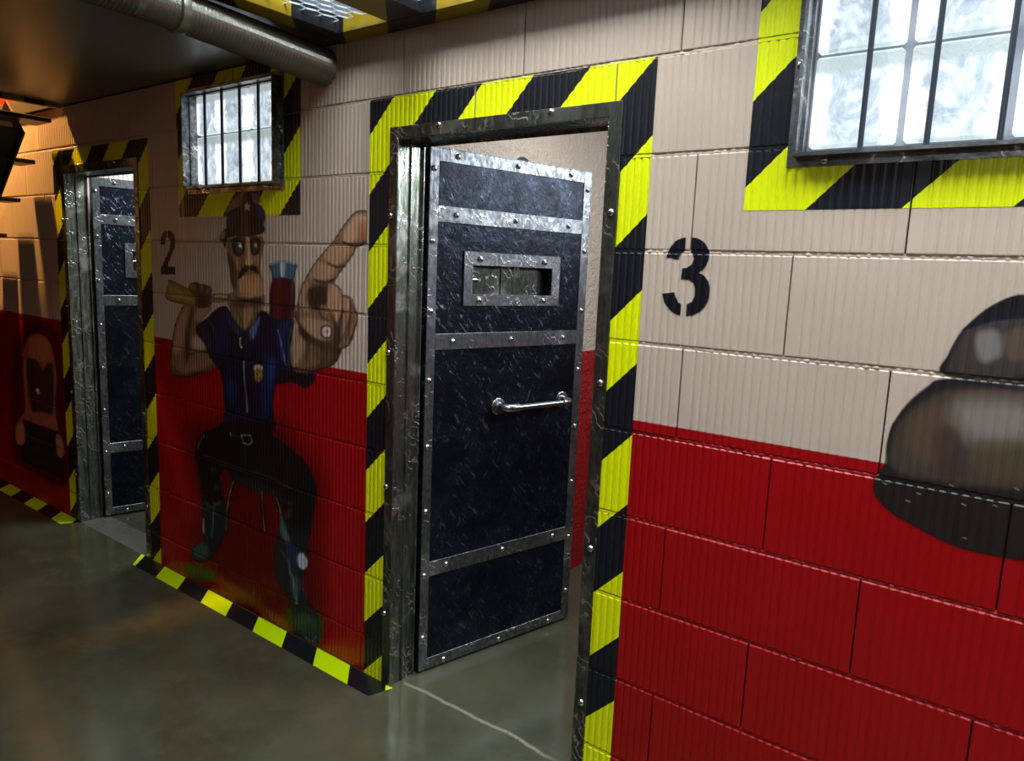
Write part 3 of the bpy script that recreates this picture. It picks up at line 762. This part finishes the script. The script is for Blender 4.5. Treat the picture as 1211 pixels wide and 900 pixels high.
        ti = t.n('ShaderNodeTexImage'); ti.image = img; ti.extension = 'EXTEND'; img.alpha_mode = 'CHANNEL_PACKED'; t.set(ti, 0, cb.outputs[0])
        t.bsdf(ti.outputs[0], rough, 0, t.bump(t.noise(p, 150, 3), .2, .001), .4, Alpha=ti.outputs[1])
        A = s.a
        def keep(x, z):
            i = int((x-x0)/(x1-x0)*s.w); j = int((z-z0)/(z1-z0)*s.h)
            return A[max(0, j-4):j+5, max(0, i-4):i+5].max(initial=0) > thr
        return tag(build_skin(name, skin, t.m, eps=.0013, keep=keep, zstep=.012, skipj=skipj, bridge=name == 'policeman_mural'), label, cat)

# --- cartoon policeman --------------------------------------------------------
cv = Canvas(-3.50, -2.025, .0, 1.90, 520)
cv.k = (1.95, 1.95, 1.95)
S1, S2, S3, S4 = (142, 114, 88), (98, 75, 56), (62, 45, 34), (26, 18, 14)     # skin from light to dark
K1, K2, K3, K4, K5, K6, K7 = (240, 220, 7.5), (190, 310, 6.43), (255, 350, 4.733), (210, 490, 6), (210, 620, 6), (340, 230, 4.09), (180, 220, 3.46)
def at(k): return cv.at(*k)
# soft dark overspray round the figure and orange and green patches along the floor
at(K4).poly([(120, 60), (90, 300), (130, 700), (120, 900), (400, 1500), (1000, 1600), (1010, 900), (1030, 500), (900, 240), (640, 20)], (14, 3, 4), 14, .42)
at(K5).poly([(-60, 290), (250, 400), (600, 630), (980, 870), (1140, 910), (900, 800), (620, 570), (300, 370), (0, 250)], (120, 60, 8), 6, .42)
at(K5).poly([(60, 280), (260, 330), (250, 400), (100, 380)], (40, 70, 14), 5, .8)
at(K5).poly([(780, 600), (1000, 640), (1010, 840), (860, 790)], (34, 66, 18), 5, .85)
# club across the shoulders
at(K2).poly([(62, 150), (70, 140), (205, 205), (290, 262), (420, 255), (520, 270), (520, 300), (400, 305), (290, 300), (265, 335), (75, 292), (38, 250)], (104, 90, 46), .8)
at(K2).poly([(70, 180), (180, 240), (250, 300), (90, 270)], (128, 112, 52), 2, .8); at(K2).line([(45, 250), (160, 262), (270, 300)], 1.0, (150, 132, 86), .8, .7)
at(K2).line([(62, 150), (75, 140), (205, 205), (290, 262)], 1.0, (52, 38, 22), .7); at(K2).line([(38, 250), (75, 292), (265, 335)], 1.0, (48, 34, 20), .7)
at(K2).line([(415, 262), (460, 258), (515, 268)], 2.2, (160, 146, 122), 1); at(K2).line([(395, 250), (460, 240), (520, 252)], .9, (56, 42, 30), .7)
at(K7).blob(466, 502, 26, 20, (126, 106, 84)); at(K7).blob(466, 502, 14, 10, (150, 132, 104))
# truncheon behind the right shoulder
at(K7).poly([(494, 372), (578, 372), (572, 560), (488, 560)], (44, 12, 18), .8); at(K7).poly([(505, 380), (528, 380), (524, 545), (500, 545)], (66, 16, 22), 3, .8); at(K7).line([(576, 378), (570, 550)], .9, (92, 84, 104), .7, .8)
at(K7).poly([(482, 322), (535, 306), (592, 322), (586, 350), (575, 380), (534, 374), (495, 376), (488, 345)], (50, 74, 96), .8)
at(K7).poly([(526, 314), (545, 314), (542, 368), (528, 366)], (150, 176, 190), 1.4, .8); at(K7).line([(484, 320), (535, 309), (590, 321)], 1.3, (110, 130, 146), .7)
at(K7).line([(482, 322), (488, 345), (495, 376), (488, 520)], .8, (16, 16, 26), .6); at(K7).line([(592, 322), (586, 350), (578, 376)], .8, (16, 16, 26), .6)
# left arm (raised) and fist
at(K2).poly([(175, 335), (130, 430), (100, 540), (84, 700), (78, 800), (110, 855), (200, 868), (320, 832), (400, 812), (430, 700), (400, 560), (300, 470), (330, 420), (385, 345), (260, 330)], S2, .9)
at(K2).poly([(175, 360), (215, 350), (200, 480), (170, 640), (120, 700), (105, 640), (120, 500)], S1, 5, .7)
at(K2).poly([(240, 340), (250, 400), (225, 540), (225, 700), (190, 780), (185, 640), (205, 460)], S4, 3.0, .75)
at(K2).poly([(265, 560), (320, 600), (350, 650), (300, 670), (250, 650), (240, 600)], (156, 134, 116), 4, .8)
at(K2).line([(230, 700), (290, 685), (360, 690)], 2.6, S4, 2.5, .7); at(K2).poly([(240, 770), (330, 740), (380, 800), (220, 850), (130, 845), (100, 800), (180, 800)], (120, 94, 72), 6, .5)
at(K2).poly([(84, 780), (110, 860), (210, 872), (330, 838), (400, 815), (400, 780), (300, 815), (180, 840), (120, 810)], S4, 3, .6)
at(K2).line([(175, 335), (130, 430), (100, 540), (84, 700), (80, 800), (110, 855), (200, 868), (320, 832)], 1.0, S4, .9, .8)
at(K2).poly([(290, 350), (380, 345), (340, 400), (290, 450), (265, 420)], (132, 112, 90), 2, .7)
at(K2).poly([(214, 200), (228, 165), (268, 152), (300, 168), (340, 172), (386, 196), (384, 262), (352, 340), (290, 345), (262, 270), (240, 235)], S3, .8)
for (x, y, rx, ry) in ((245, 190, 24, 26), (315, 195, 17, 26), (355, 215, 18, 26)): at(K2).blob(x, y, rx, ry, S2, .9)
at(K2).poly([(280, 270), (380, 290), (370, 340), (280, 345), (262, 300)], (40, 34, 40), 1.5, .8); at(K2).line([(285, 172), (292, 225), (300, 262)], 1, S4, .6, .9); at(K2).line([(335, 176), (340, 230), (345, 262)], 1, S4, .6, .9)
# neck and face
at(K7).poly([(315, 440), (452, 440), (450, 500), (410, 570), (378, 602), (345, 560), (318, 500)], S2, .8)
at(K7).poly([(385, 480), (410, 470), (405, 540), (385, 585), (372, 560)], S1, 3, .7); at(K7).poly([(330, 470), (440, 462), (440, 490), (350, 500)], S4, 4, .7)
at(K7).line([(345, 500), (362, 540), (376, 590)], 1.6, S3, 1.4, .9); at(K7).line([(440, 480), (420, 530), (384, 590)], 1.4, S3, 1.3, .9)
at(K7).poly([(308, 235), (320, 215), (450, 212), (446, 300), (444, 340), (452, 395), (446, 440), (436, 455), (385, 462), (352, 448), (330, 415), (318, 350), (312, 290)], S2, .8)
at(K7).poly([(350, 380), (395, 365), (440, 375), (446, 430), (420, 446), (370, 440), (348, 415)], (156, 124, 92), 4, .85); at(K7).poly([(395, 372), (430, 372), (425, 398), (398, 396)], (150, 98, 62), 3, .7)
at(K7).poly([(318, 290), (332, 300), (346, 350), (352, 420), (336, 415), (322, 350)], S4, 2.2, .7); at(K7).poly([(338, 270), (352, 300), (356, 345), (345, 330)], S1, 2, .8); at(K7).poly([(352, 445), (385, 455), (440, 450), (448, 430), (390, 446)], (146, 122, 96), 1.6, .8)
at(K7).poly([(338, 452), (385, 464), (446, 456), (440, 470), (380, 474)], S4, 1.5, .9)
at(K1).poly([(380, 470), (410, 465), (425, 600), (440, 690), (405, 705), (378, 690), (392, 600)], (170, 138, 104), 1.4, .95); at(K1).line([(380, 700), (405, 712), (440, 700)], 1.0, S3, .8)
at(K1).poly([(440, 620), (500, 600), (495, 700), (460, 660)], S1, 3, .6)
at(K1).poly([(255, 480), (320, 462), (375, 480), (372, 560), (350, 610), (300, 625), (268, 580)], (12, 14, 14), .9); at(K1).poly([(418, 478), (460, 462), (505, 480), (505, 570), (480, 612), (445, 612), (424, 560)], (12, 13, 13), .9)
at(K1).poly([(300, 500), (335, 500), (350, 560), (330, 600), (300, 560)], (46, 66, 62), 1.6, .8); at(K1).blob(333, 528, 13, 24, (200, 208, 204), .95, -.5); at(K1).poly([(440, 500), (480, 500), (485, 560), (455, 590)], (40, 56, 56), 1.6, .8); at(K1).blob(470, 528, 11, 22, (176, 186, 186), .9, -.5)
at(K1).line([(240, 490), (310, 452), (380, 470)], 1.4, (24, 18, 14), .8); at(K1).line([(420, 470), (460, 452), (505, 470)], 1.2, (24, 18, 14), .8)
at(K1).poly([(312, 835), (318, 790), (345, 735), (375, 708), (412, 722), (448, 705), (480, 722), (498, 780), (470, 768), (440, 752), (412, 738), (385, 765), (350, 800)], (20, 13, 10), .8)
at(K1).line([(222, 600), (240, 720), (262, 860)], 1.4, S4, 1, .9); at(K1).line([(512, 440), (508, 600), (500, 700)], 1.0, S4, .9, .8)
# cap
at(K1).poly([(205, 250), (240, 150), (330, 60), (400, 52), (490, 70), (500, 150), (420, 190), (300, 190)], (110, 92, 74), 2.5, .8)
at(K1).poly([(258, 452), (215, 470), (200, 550), (178, 500), (152, 480), (155, 445), (178, 400), (205, 370), (215, 280), (232, 235), (262, 212), (318, 190), (348, 130), (370, 60), (425, 60), (442, 140), (520, 178), (553, 262), (540, 330), (548, 390), (530, 415), (490, 432), (400, 446), (310, 440)], (13, 13, 20), .9)
at(K1).poly([(235, 260), (290, 210), (300, 300), (240, 400), (215, 360)], (22, 22, 46), 3, .8); at(K1).poly([(470, 170), (525, 200), (540, 280), (500, 270)], (36, 38, 88), 2.4, .9)
at(K1).poly([(392, 140), (402, 165), (424, 170), (408, 190), (414, 222), (394, 205), (372, 214), (378, 186), (366, 166), (386, 164)], (146, 150, 136), .8, 1, False)
at(K1).poly([(182, 400), (200, 415), (185, 460), (165, 470), (158, 448)], (92, 104, 112), 1.0, .9); at(K1).poly([(300, 380), (480, 370), (500, 420), (400, 440), (290, 430)], (26, 20, 20), 2.5, .8)
# pointing arm, fist and finger
at(K6).poly([(25, 575), (48, 620), (50, 700), (20, 760), (-20, 850), (60, 905), (130, 850), (225, 820), (262, 740), (240, 640), (120, 560)], S3, .9)
at(K6).poly([(60, 700), (140, 700), (230, 740), (200, 800), (110, 835), (40, 830)], S2, 5, .8); at(K6).poly([(40, 640), (80, 720), (60, 800), (20, 830), (20, 720)], (138, 112, 88), 5, .7)
at(K6).line([(60, 660), (100, 720), (90, 800)], 4.2, S4, 3, .6); at(K6).line([(160, 740), (190, 780), (150, 830)], 3.6, S4, 3, .6)
at(K6).poly([(306, 108), (335, 84), (380, 80), (404, 110), (402, 172), (385, 226), (330, 262), (310, 300), (272, 350), (226, 420), (262, 480), (300, 490), (326, 530), (338, 600), (325, 655), (300, 722), (262, 745), (200, 700), (140, 700), (80, 640), (48, 590), (50, 540), (62, 480), (80, 430), (110, 370), (160, 300), (220, 230), (266, 160)], S2, .9)
at(K6).poly([(320, 110), (350, 98), (380, 110), (370, 170), (320, 225), (280, 228), (270, 190)], (158, 128, 102), 4, .8); at(K6).poly([(335, 150), (385, 130), (392, 190), (345, 225)], (124, 78, 54), 5, .7)
at(K6).poly([(215, 250), (300, 255), (300, 290), (240, 340), (190, 320), (180, 290)], S1, 4, .8); at(K6).poly([(150, 330), (230, 360), (210, 405), (140, 415), (110, 400)], S1, 5, .75)
at(K6).line([(272, 232), (330, 250), (388, 224)], 2.8, S4, 1.5, .9); at(K6).line([(195, 330), (240, 352), (275, 345)], 2.5, S4, 1.5, .85); at(K6).line([(132, 412), (180, 426), (226, 412)], 3.1, S4, 1.8, .9)
at(K6).poly([(110, 450), (190, 440), (195, 520), (150, 560), (110, 540), (95, 490)], (24, 17, 14), 4.5, .9)
at(K6).poly([(70, 430), (105, 430), (90, 500), (110, 560), (70, 560), (58, 500)], (134, 108, 84), 3, .7)
at(K6).poly([(205, 440), (245, 450), (262, 500), (262, 560), (240, 620), (215, 600), (195, 540)], (138, 106, 82), 2.2, .9); at(K6).poly([(272, 500), (302, 500), (305, 560), (285, 640), (262, 690), (240, 660), (265, 580)], (120, 92, 70), 2, .9); at(K6).poly([(310, 545), (328, 560), (330, 610), (308, 680), (292, 680), (308, 610)], (104, 80, 60), 2, .9)
at(K6).poly([(150, 545), (180, 535), (200, 560), (215, 600), (190, 612), (160, 590)], S2, 1.5, .9); at(K6).line([(150, 545), (165, 590), (200, 612)], 2.0, S4, 1, .8)
at(K6).poly([(60, 600), (130, 600), (200, 620), (220, 660), (205, 700), (150, 700), (95, 660)], (132, 106, 82), 3, .85)
at(K6).poly([(60, 640), (120, 690), (190, 715), (250, 740), (230, 770), (150, 740), (80, 700)], S4, 3, .75)
at(K6).blob(190, 664, 24, 26, S4, .9, 0, 3); at(K6).blob(190, 664, 17, 19, (170, 150, 138), .95, 0, 3); at(K6).blob(192, 664, 9, 11, (90, 60, 60), .7)
at(K6).poly([(205, 560), (240, 620), (262, 700), (240, 735), (215, 705), (225, 660)], S4, 2, .8); at(K6).poly([(262, 560), (272, 560), (262, 650), (245, 690), (250, 620)], S4, 1.4, .8); at(K6).poly([(300, 590), (312, 600), (296, 680), (285, 700)], S4, 1.2, .7); at(K6).poly([(120, 740), (230, 770), (200, 815), (140, 800)], S3, 3, .7); at(K6).poly([(215, 445), (235, 450), (245, 500), (225, 520)], S1, 2, .8); at(K6).poly([(278, 505), (296, 508), (298, 545), (282, 560)], S1, 1.5, .8)
for l in ([(215, 425), (255, 455), (268, 500), (262, 580), (240, 640)], [(272, 490), (303, 505), (308, 560), (285, 650), (262, 700)], [(308, 540), (332, 570), (334, 620), (305, 700)]): at(K6).line(l, 1.1, S4, .8, .95)
at(K6).line([(306, 108), (335, 84), (380, 80), (404, 110), (402, 172), (385, 226)], 1.2, (30, 22, 18), .9); at(K6).line([(306, 108), (266, 160), (220, 230), (160, 300), (110, 370), (80, 430), (62, 480), (50, 540), (50, 600)], 1.1, (34, 24, 19), .9)
at(K6).line([(330, 262), (310, 300), (272, 350), (226, 420)], 1.0, (40, 29, 22), .8); at(K6).line([(325, 655), (300, 722), (262, 745), (222, 820), (130, 850)], 1.2, (30, 22, 18), 1)
# shirt
SH, SHL, SHD = (12, 14, 30), (20, 30, 68), (6, 7, 14)
at(K3).poly([(-50, 125), (-108, 170), (-100, 215), (-60, 270), (-40, 330), (10, 400), (30, 430), (48, 560), (52, 640), (58, 770), (310, 770), (322, 600), (345, 490), (430, 480), (505, 512), (560, 455), (540, 430), (440, 420), (420, 300), (440, 150), (425, 130), (340, 130), (255, 80), (210, 150), (155, 195), (100, 130), (62, 60), (10, 70)], SH, .9)
at(K3).poly([(345, 420), (430, 430), (540, 450), (505, 512), (430, 478), (345, 488)], (13, 12, 15), 1.5, .9)
at(K3).poly([(0, 130), (60, 110), (80, 330), (10, 340), (-10, 230)], (15, 22, 54), 6, .8); at(K3).poly([(-90, 200), (-60, 170), (-20, 260), (-30, 330), (-60, 260)], (30, 36, 44), 3, .8); at(K3).line([(-50, 130), (-20, 165), (0, 230)], 1.2, (46, 52, 64), 1.5, .8)
at(K3).poly([(275, 320), (335, 360), (325, 470), (300, 660), (265, 640), (262, 480)], (12, 26, 62), 6, .8); at(K3).poly([(300, 360), (330, 370), (320, 480), (300, 470)], (18, 46, 96), 4, .7)
at(K3).poly([(60, 480), (110, 480), (115, 570), (75, 590)], (16, 28, 58), 5, .8); at(K3).poly([(355, 160), (420, 145), (405, 260), (395, 380), (360, 330), (350, 230)], SHL, 4, .7)
at(K3).line([(350, 190), (372, 290), (395, 390)], 1.1, (86, 104, 150), 1, .8); at(K3).line([(432, 140), (412, 220), (408, 300), (410, 400)], 1.3, (70, 88, 124), 1, .8); at(K3).line([(425, 150), (403, 240), (400, 380)], 2, SHD, 1.2, .9)
at(K3).poly([(70, 70), (100, 130), (150, 200), (120, 215), (80, 160), (62, 110)], (30, 44, 70), 1.5, .9); at(K3).poly([(245, 120), (240, 160), (208, 248), (185, 205), (205, 170)], (70, 86, 124), 1.4, .9); at(K3).line([(160, 195), (185, 205), (208, 248)], 1, SHD, .7)
at(K3).poly([(60, 60), (105, 130), (155, 195), (160, 210), (100, 150), (55, 90)], SHD, 1.2, .7)
at(K3).line([(140, 235), (138, 275), (150, 290)], 1.3, (168, 176, 186), .8, .9); at(K3).line([(158, 365), (162, 450), (172, 560), (178, 650)], 1.2, (92, 94, 116), .9, .85); at(K3).line([(140, 360), (145, 470), (152, 640)], 3, SHD, 2, .8)
at(K3).blob(238, 405, 20, 16, (160, 146, 116), .95, 0, 2); at(K3).blob(240, 440, 18, 32, (112, 88, 30), .95, 0, 2); at(K3).blob(240, 438, 9, 18, (40, 30, 12), .9, 0, 2); at(K3).line([(236, 425), (246, 440), (238, 455)], .8, (170, 140, 50), .6)
# trousers, chair, boots
TR = (9, 9, 11)
for l, w in (([(400, 470), (372, 560), (352, 690), (345, 820)], 1.5), ([(598, 530), (608, 700), (620, 830)], 1.3), ([(672, 535), (712, 620), (735, 720), (738, 900)], 1.8)):
    at(K4).line(l, w+2.2, (20, 4, 5), 1.4, .9); at(K4).line(l, w*.6, (104, 98, 66), .6, .8)
at(K4).poly([(330, 60), (300, 88), (195, 125), (140, 190), (128, 290), (150, 400), (175, 540), (190, 640), (330, 640), (312, 540), (300, 430), (350, 395), (400, 470), (480, 510), (600, 545), (690, 545), (745, 640), (770, 720), (790, 860), (920, 900), (955, 760), (975, 640), (988, 560), (970, 460), (900, 335), (765, 215), (668, 145), (660, 60)], TR, 1.0)
at(K4).poly([(390, 440), (480, 440), (640, 500), (760, 600), (740, 620), (620, 555), (470, 515)], (20, 22, 24), 2, .8)
at(K4).line([(148, 240), (160, 190), (190, 150)], 1.2, (70, 66, 62), 1, .8); at(K4).line([(190, 290), (330, 345), (480, 395), (640, 440), (800, 520)], 1.6, (48, 48, 48), 1.4, .6)
for (x, y) in ((255, 390), (280, 520), (800, 630), (800, 690), (785, 720)): at(K4).blob(x, y, 20, 18, (44, 46, 50), .6)
at(K4).line([(455, 148), (518, 150), (530, 200), (505, 216), (470, 205), (455, 148)], 1.1, (112, 112, 96), .6, .9, False); at(K4).line([(378, 132), (384, 160)], 1.2, (110, 110, 86), .7, .8); at(K4).line([(395, 150), (440, 158)], .8, (64, 60, 50), .6, .8)
at(K5).poly([(185, -150), (330, -140), (350, 0), (310, 120), (250, 230), (170, 270), (112, 240), (104, 190), (140, 140), (185, 110), (190, 0)], (15, 24, 28), 1.6)
at(K5).poly([(115, 175), (160, 140), (210, 160), (215, 215), (160, 245), (118, 225)], (40, 66, 68), 4, .85); at(K5).line([(190, -40), (186, 20), (190, 60)], 1.4, (116, 130, 130), 1, .7); at(K5).line([(262, -150), (255, -40), (245, 80)], 1.6, (60, 84, 90), 1.3, .7); at(K5).line([(200, -160), (240, -120), (310, -160)], 2, (52, 58, 62), 1.6, .8)
at(K5).poly([(735, -80), (800, 20), (860, 60), (925, 40), (920, 180), (905, 300), (885, 430), (935, 560), (995, 640), (1005, 790), (960, 830), (870, 800), (810, 740), (800, 560), (740, 460), (690, 340), (690, 180), (720, 60)], (14, 22, 26), 1.6)
at(K5).poly([(740, -60), (765, 20), (800, 120), (770, 130), (735, 50)], (70, 88, 92), 2.4, .8); at(K5).poly([(780, 120), (850, 170), (860, 280), (810, 300), (770, 220)], (30, 34, 56), 4, .8); at(K5).poly([(810, 360), (860, 400), (850, 560), (815, 500)], (44, 66, 68), 4, .8)
at(K5).line([(790, 260), (795, 330), (820, 400), (845, 560)], 1.6, (92, 108, 112), 1.6, .7); at(K5).poly([(840, 640), (980, 660), (985, 800), (890, 790)], (30, 54, 40), 4, .8); at(K5).line([(890, 400), (885, 450), (910, 500)], 1.0, (96, 60, 66), 1, .7); at(K5).line([(730, 180), (780, 260), (790, 300)], 1.4, (60, 70, 76), 1.5, .7)
at(K5).blob(884, 262, 26, 44, (136, 146, 158), .95, -.2, 3); at(K5).line([(905, 800), (950, 830), (985, 800)], 1.2, (90, 104, 108), 1, .7)
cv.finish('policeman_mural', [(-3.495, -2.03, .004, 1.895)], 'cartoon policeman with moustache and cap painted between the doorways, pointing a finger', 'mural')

# --- helmeted dark figure at the right edge -----------------------------------
cv = Canvas(-.34, .55, .78, 1.70, 520); cv.k = (1.25, 1.3, 1.35)
K9 = (1000, 330, 2.573)
at(K9).poly([(300, 292), (312, 230), (345, 170), (372, 140), (440, 85), (520, 52), (620, 60), (760, 110), (900, 220), (960, 330), (900, 330), (540, 312)], (22, 22, 26), 1.6)
at(K9).poly([(360, 165), (440, 122), (545, 100), (545, 290), (330, 285), (320, 250)], (60, 52, 48), 8, .9); at(K9).poly([(400, 170), (460, 160), (470, 230), (410, 250)], (120, 116, 114), 9, .8); at(K9).poly([(480, 170), (560, 150), (560, 240), (490, 240)], (88, 74, 62), 8, .7)
at(K9).poly([(372, 140), (440, 85), (540, 48), (540, 120), (450, 130), (360, 160)], (16, 17, 23), 2, .95); at(K9).line([(368, 158), (430, 140), (500, 126), (560, 122)], 1.6, (52, 58, 80), 1.5, .8)
at(K9).poly([(85, 625), (98, 590), (125, 560), (128, 500), (145, 440), (190, 380), (250, 330), (300, 305), (540, 315), (760, 330), (950, 420), (1000, 560), (980, 740), (880, 860), (700, 880), (540, 855), (440, 838), (330, 810), (200, 745), (130, 700), (92, 660)], (30, 27, 25), 1.8)
at(K9).poly([(150, 470), (200, 400), (290, 345), (420, 330), (700, 350), (900, 460), (940, 640), (540, 640), (300, 615), (150, 580)], (66, 56, 48), 9, .9); at(K9).poly([(200, 430), (300, 380), (330, 520), (250, 560), (190, 520)], (82, 66, 52), 10, .7)
at(K9).poly([(340, 380), (480, 370), (600, 400), (580, 480), (420, 500), (350, 460)], (128, 120, 112), 14, .8); at(K9).poly([(380, 500), (545, 500), (600, 600), (420, 600)], (74, 66, 46), 10, .6); at(K9).poly([(270, 470), (340, 460), (360, 590), (290, 600)], (56, 40, 36), 9, .6)
at(K9).line([(150, 440), (200, 370), (290, 310), (400, 318), (545, 340)], 2.2, (26, 28, 44), 2.6, .8); at(K9).line([(100, 590), (122, 560), (128, 500), (145, 440)], 1.6, (24, 22, 22), 1.4, .9)
at(K9).poly([(100, 610), (300, 650), (540, 690), (900, 700), (860, 850), (540, 848), (330, 805), (200, 740), (120, 690)], (28, 25, 24), 4, .95)
for (x, y) in ((120, 622), (190, 675), (222, 652), (322, 628), (358, 685), (520, 638), (362, 788), (455, 690)): at(K9).line([(x-6, y-2), (x+6, y+3)], 1.0, (150, 144, 136), .6, .8, False)
cv.finish('helmet_mural', [(-.335, .545, .785, 1.695)], 'large dark rounded figure painted at the right edge of the wall, below the barred window', 'mural')

# --- faded mugshot figure, far left -------------------------------------------
cv = Canvas(-5.55, -4.655, .12, 1.19, 420); cv.k = (3.2, 3.4, 3.6)
K8 = (0, 380, 4.29)
at(K8).poly([(100, 60), (300, 60), (340, 500), (345, 830), (100, 720), (60, 500)], (40, 6, 6), 9, .5)
at(K8).poly([(120, 200), (125, 130), (150, 75), (200, 64), (250, 100), (275, 180), (288, 300), (280, 420), (290, 520), (310, 600), (322, 680), (250, 640), (110, 560), (100, 620), (80, 590), (86, 520), (110, 480), (130, 440), (122, 320)], (104, 58, 44), 1.6)
at(K8).poly([(150, 90), (210, 80), (250, 130), (240, 200), (210, 230), (180, 190), (150, 180)], (124, 74, 54), 4, .8)
at(K8).poly([(134, 200), (165, 190), (200, 215), (215, 250), (240, 215), (268, 225), (272, 330), (270, 440), (250, 500), (200, 490), (160, 450), (140, 350)], (30, 20, 15), 2.2, .95)
at(K8).poly([(180, 460), (270, 480), (280, 540), (180, 520)], (112, 70, 54), 3, .7)
at(K8).blob(190, 350, 8, 8, (150, 140, 130), .9, 0, 2); at(K8).blob(196, 365, 6, 5, (130, 120, 110), .8, 0, 2); at(K8).blob(250, 262, 8, 12, (14, 10, 8), .8); at(K8).line([(200, 180), (215, 240)], 1, (60, 34, 26), 1)
at(K8).poly([(118, 495), (300, 560), (320, 660), (325, 800), (120, 720), (105, 640)], (18, 15, 14), 1.4, 1, False)
at(K8).poly([(86, 530), (120, 525), (126, 600), (104, 630), (82, 600)], (124, 78, 60), 1.4); at(K8).poly([(285, 580), (310, 590), (322, 640), (312, 690), (290, 670)], (118, 74, 58), 1.4)
for y in (560, 610, 665, 720): at(K8).line([(135, y-35), (200, y-5), (300, y+28)], 1.0, (40, 36, 34), 1.2, .7)
cv.finish('mugshot_mural', [(-5.545, -4.66, .125, 1.185)], 'faded bearded head holding a dark plate, painted low at the far left', 'mural')

# --- stencilled numbers -------------------------------------------------------
cv = Canvas(-.90, -.70, 1.46, 1.74, 1400); N3 = (760, 240, 4.5)
NB = (12, 16, 28)
at(N3).poly([(230, 183), (205, 188), (178, 200), (152, 228), (135, 260), (127, 290), (150, 296), (190, 300), (196, 280), (212, 264), (226, 256)], NB, .5, 1, False)
at(N3).poly([(258, 183), (290, 187), (318, 200), (343, 228), (355, 262), (353, 300), (338, 335), (300, 372), (330, 388), (348, 415), (357, 455), (352, 505), (335, 550), (300, 582), (265, 597), (232, 602), (236, 540), (262, 525), (278, 495), (280, 455), (268, 425), (245, 408), (205, 406), (212, 348), (240, 342), (262, 328), (273, 300), (268, 275), (254, 258)], NB, .5, 1, False)
at(N3).poly([(103, 483), (170, 475), (174, 500), (188, 526), (206, 540), (201, 600), (170, 588), (140, 565), (118, 532)], NB, .5, 1, False)
cv.finish('number', [(-.895, -.705, 1.465, 1.735)], 'black stencilled number 3 on the beige wall right of the near doorway', 'number', .4, skipj=False)
cv = Canvas(-3.56, -3.30, 1.46, 1.76, 1400); N2 = (180, 260, 4.5)
NB = (16, 13, 12)
at(N2).poly([(74, 56), (58, 68), (48, 92), (43, 128), (66, 134), (70, 104), (76, 90)], NB, .4, 1, False)
at(N2).poly([(84, 54), (100, 60), (114, 76), (122, 104), (120, 140), (106, 180), (88, 225), (84, 250), (121, 250), (121, 293), (46, 290), (46, 262), (62, 225), (84, 180), (95, 148), (98, 118), (92, 100), (84, 92)], NB, .4, 1, False)
cv.finish('number', [(-3.555, -3.305, 1.465, 1.755)], 'black stencilled number 2 beside the far doorway', 'number', .4)
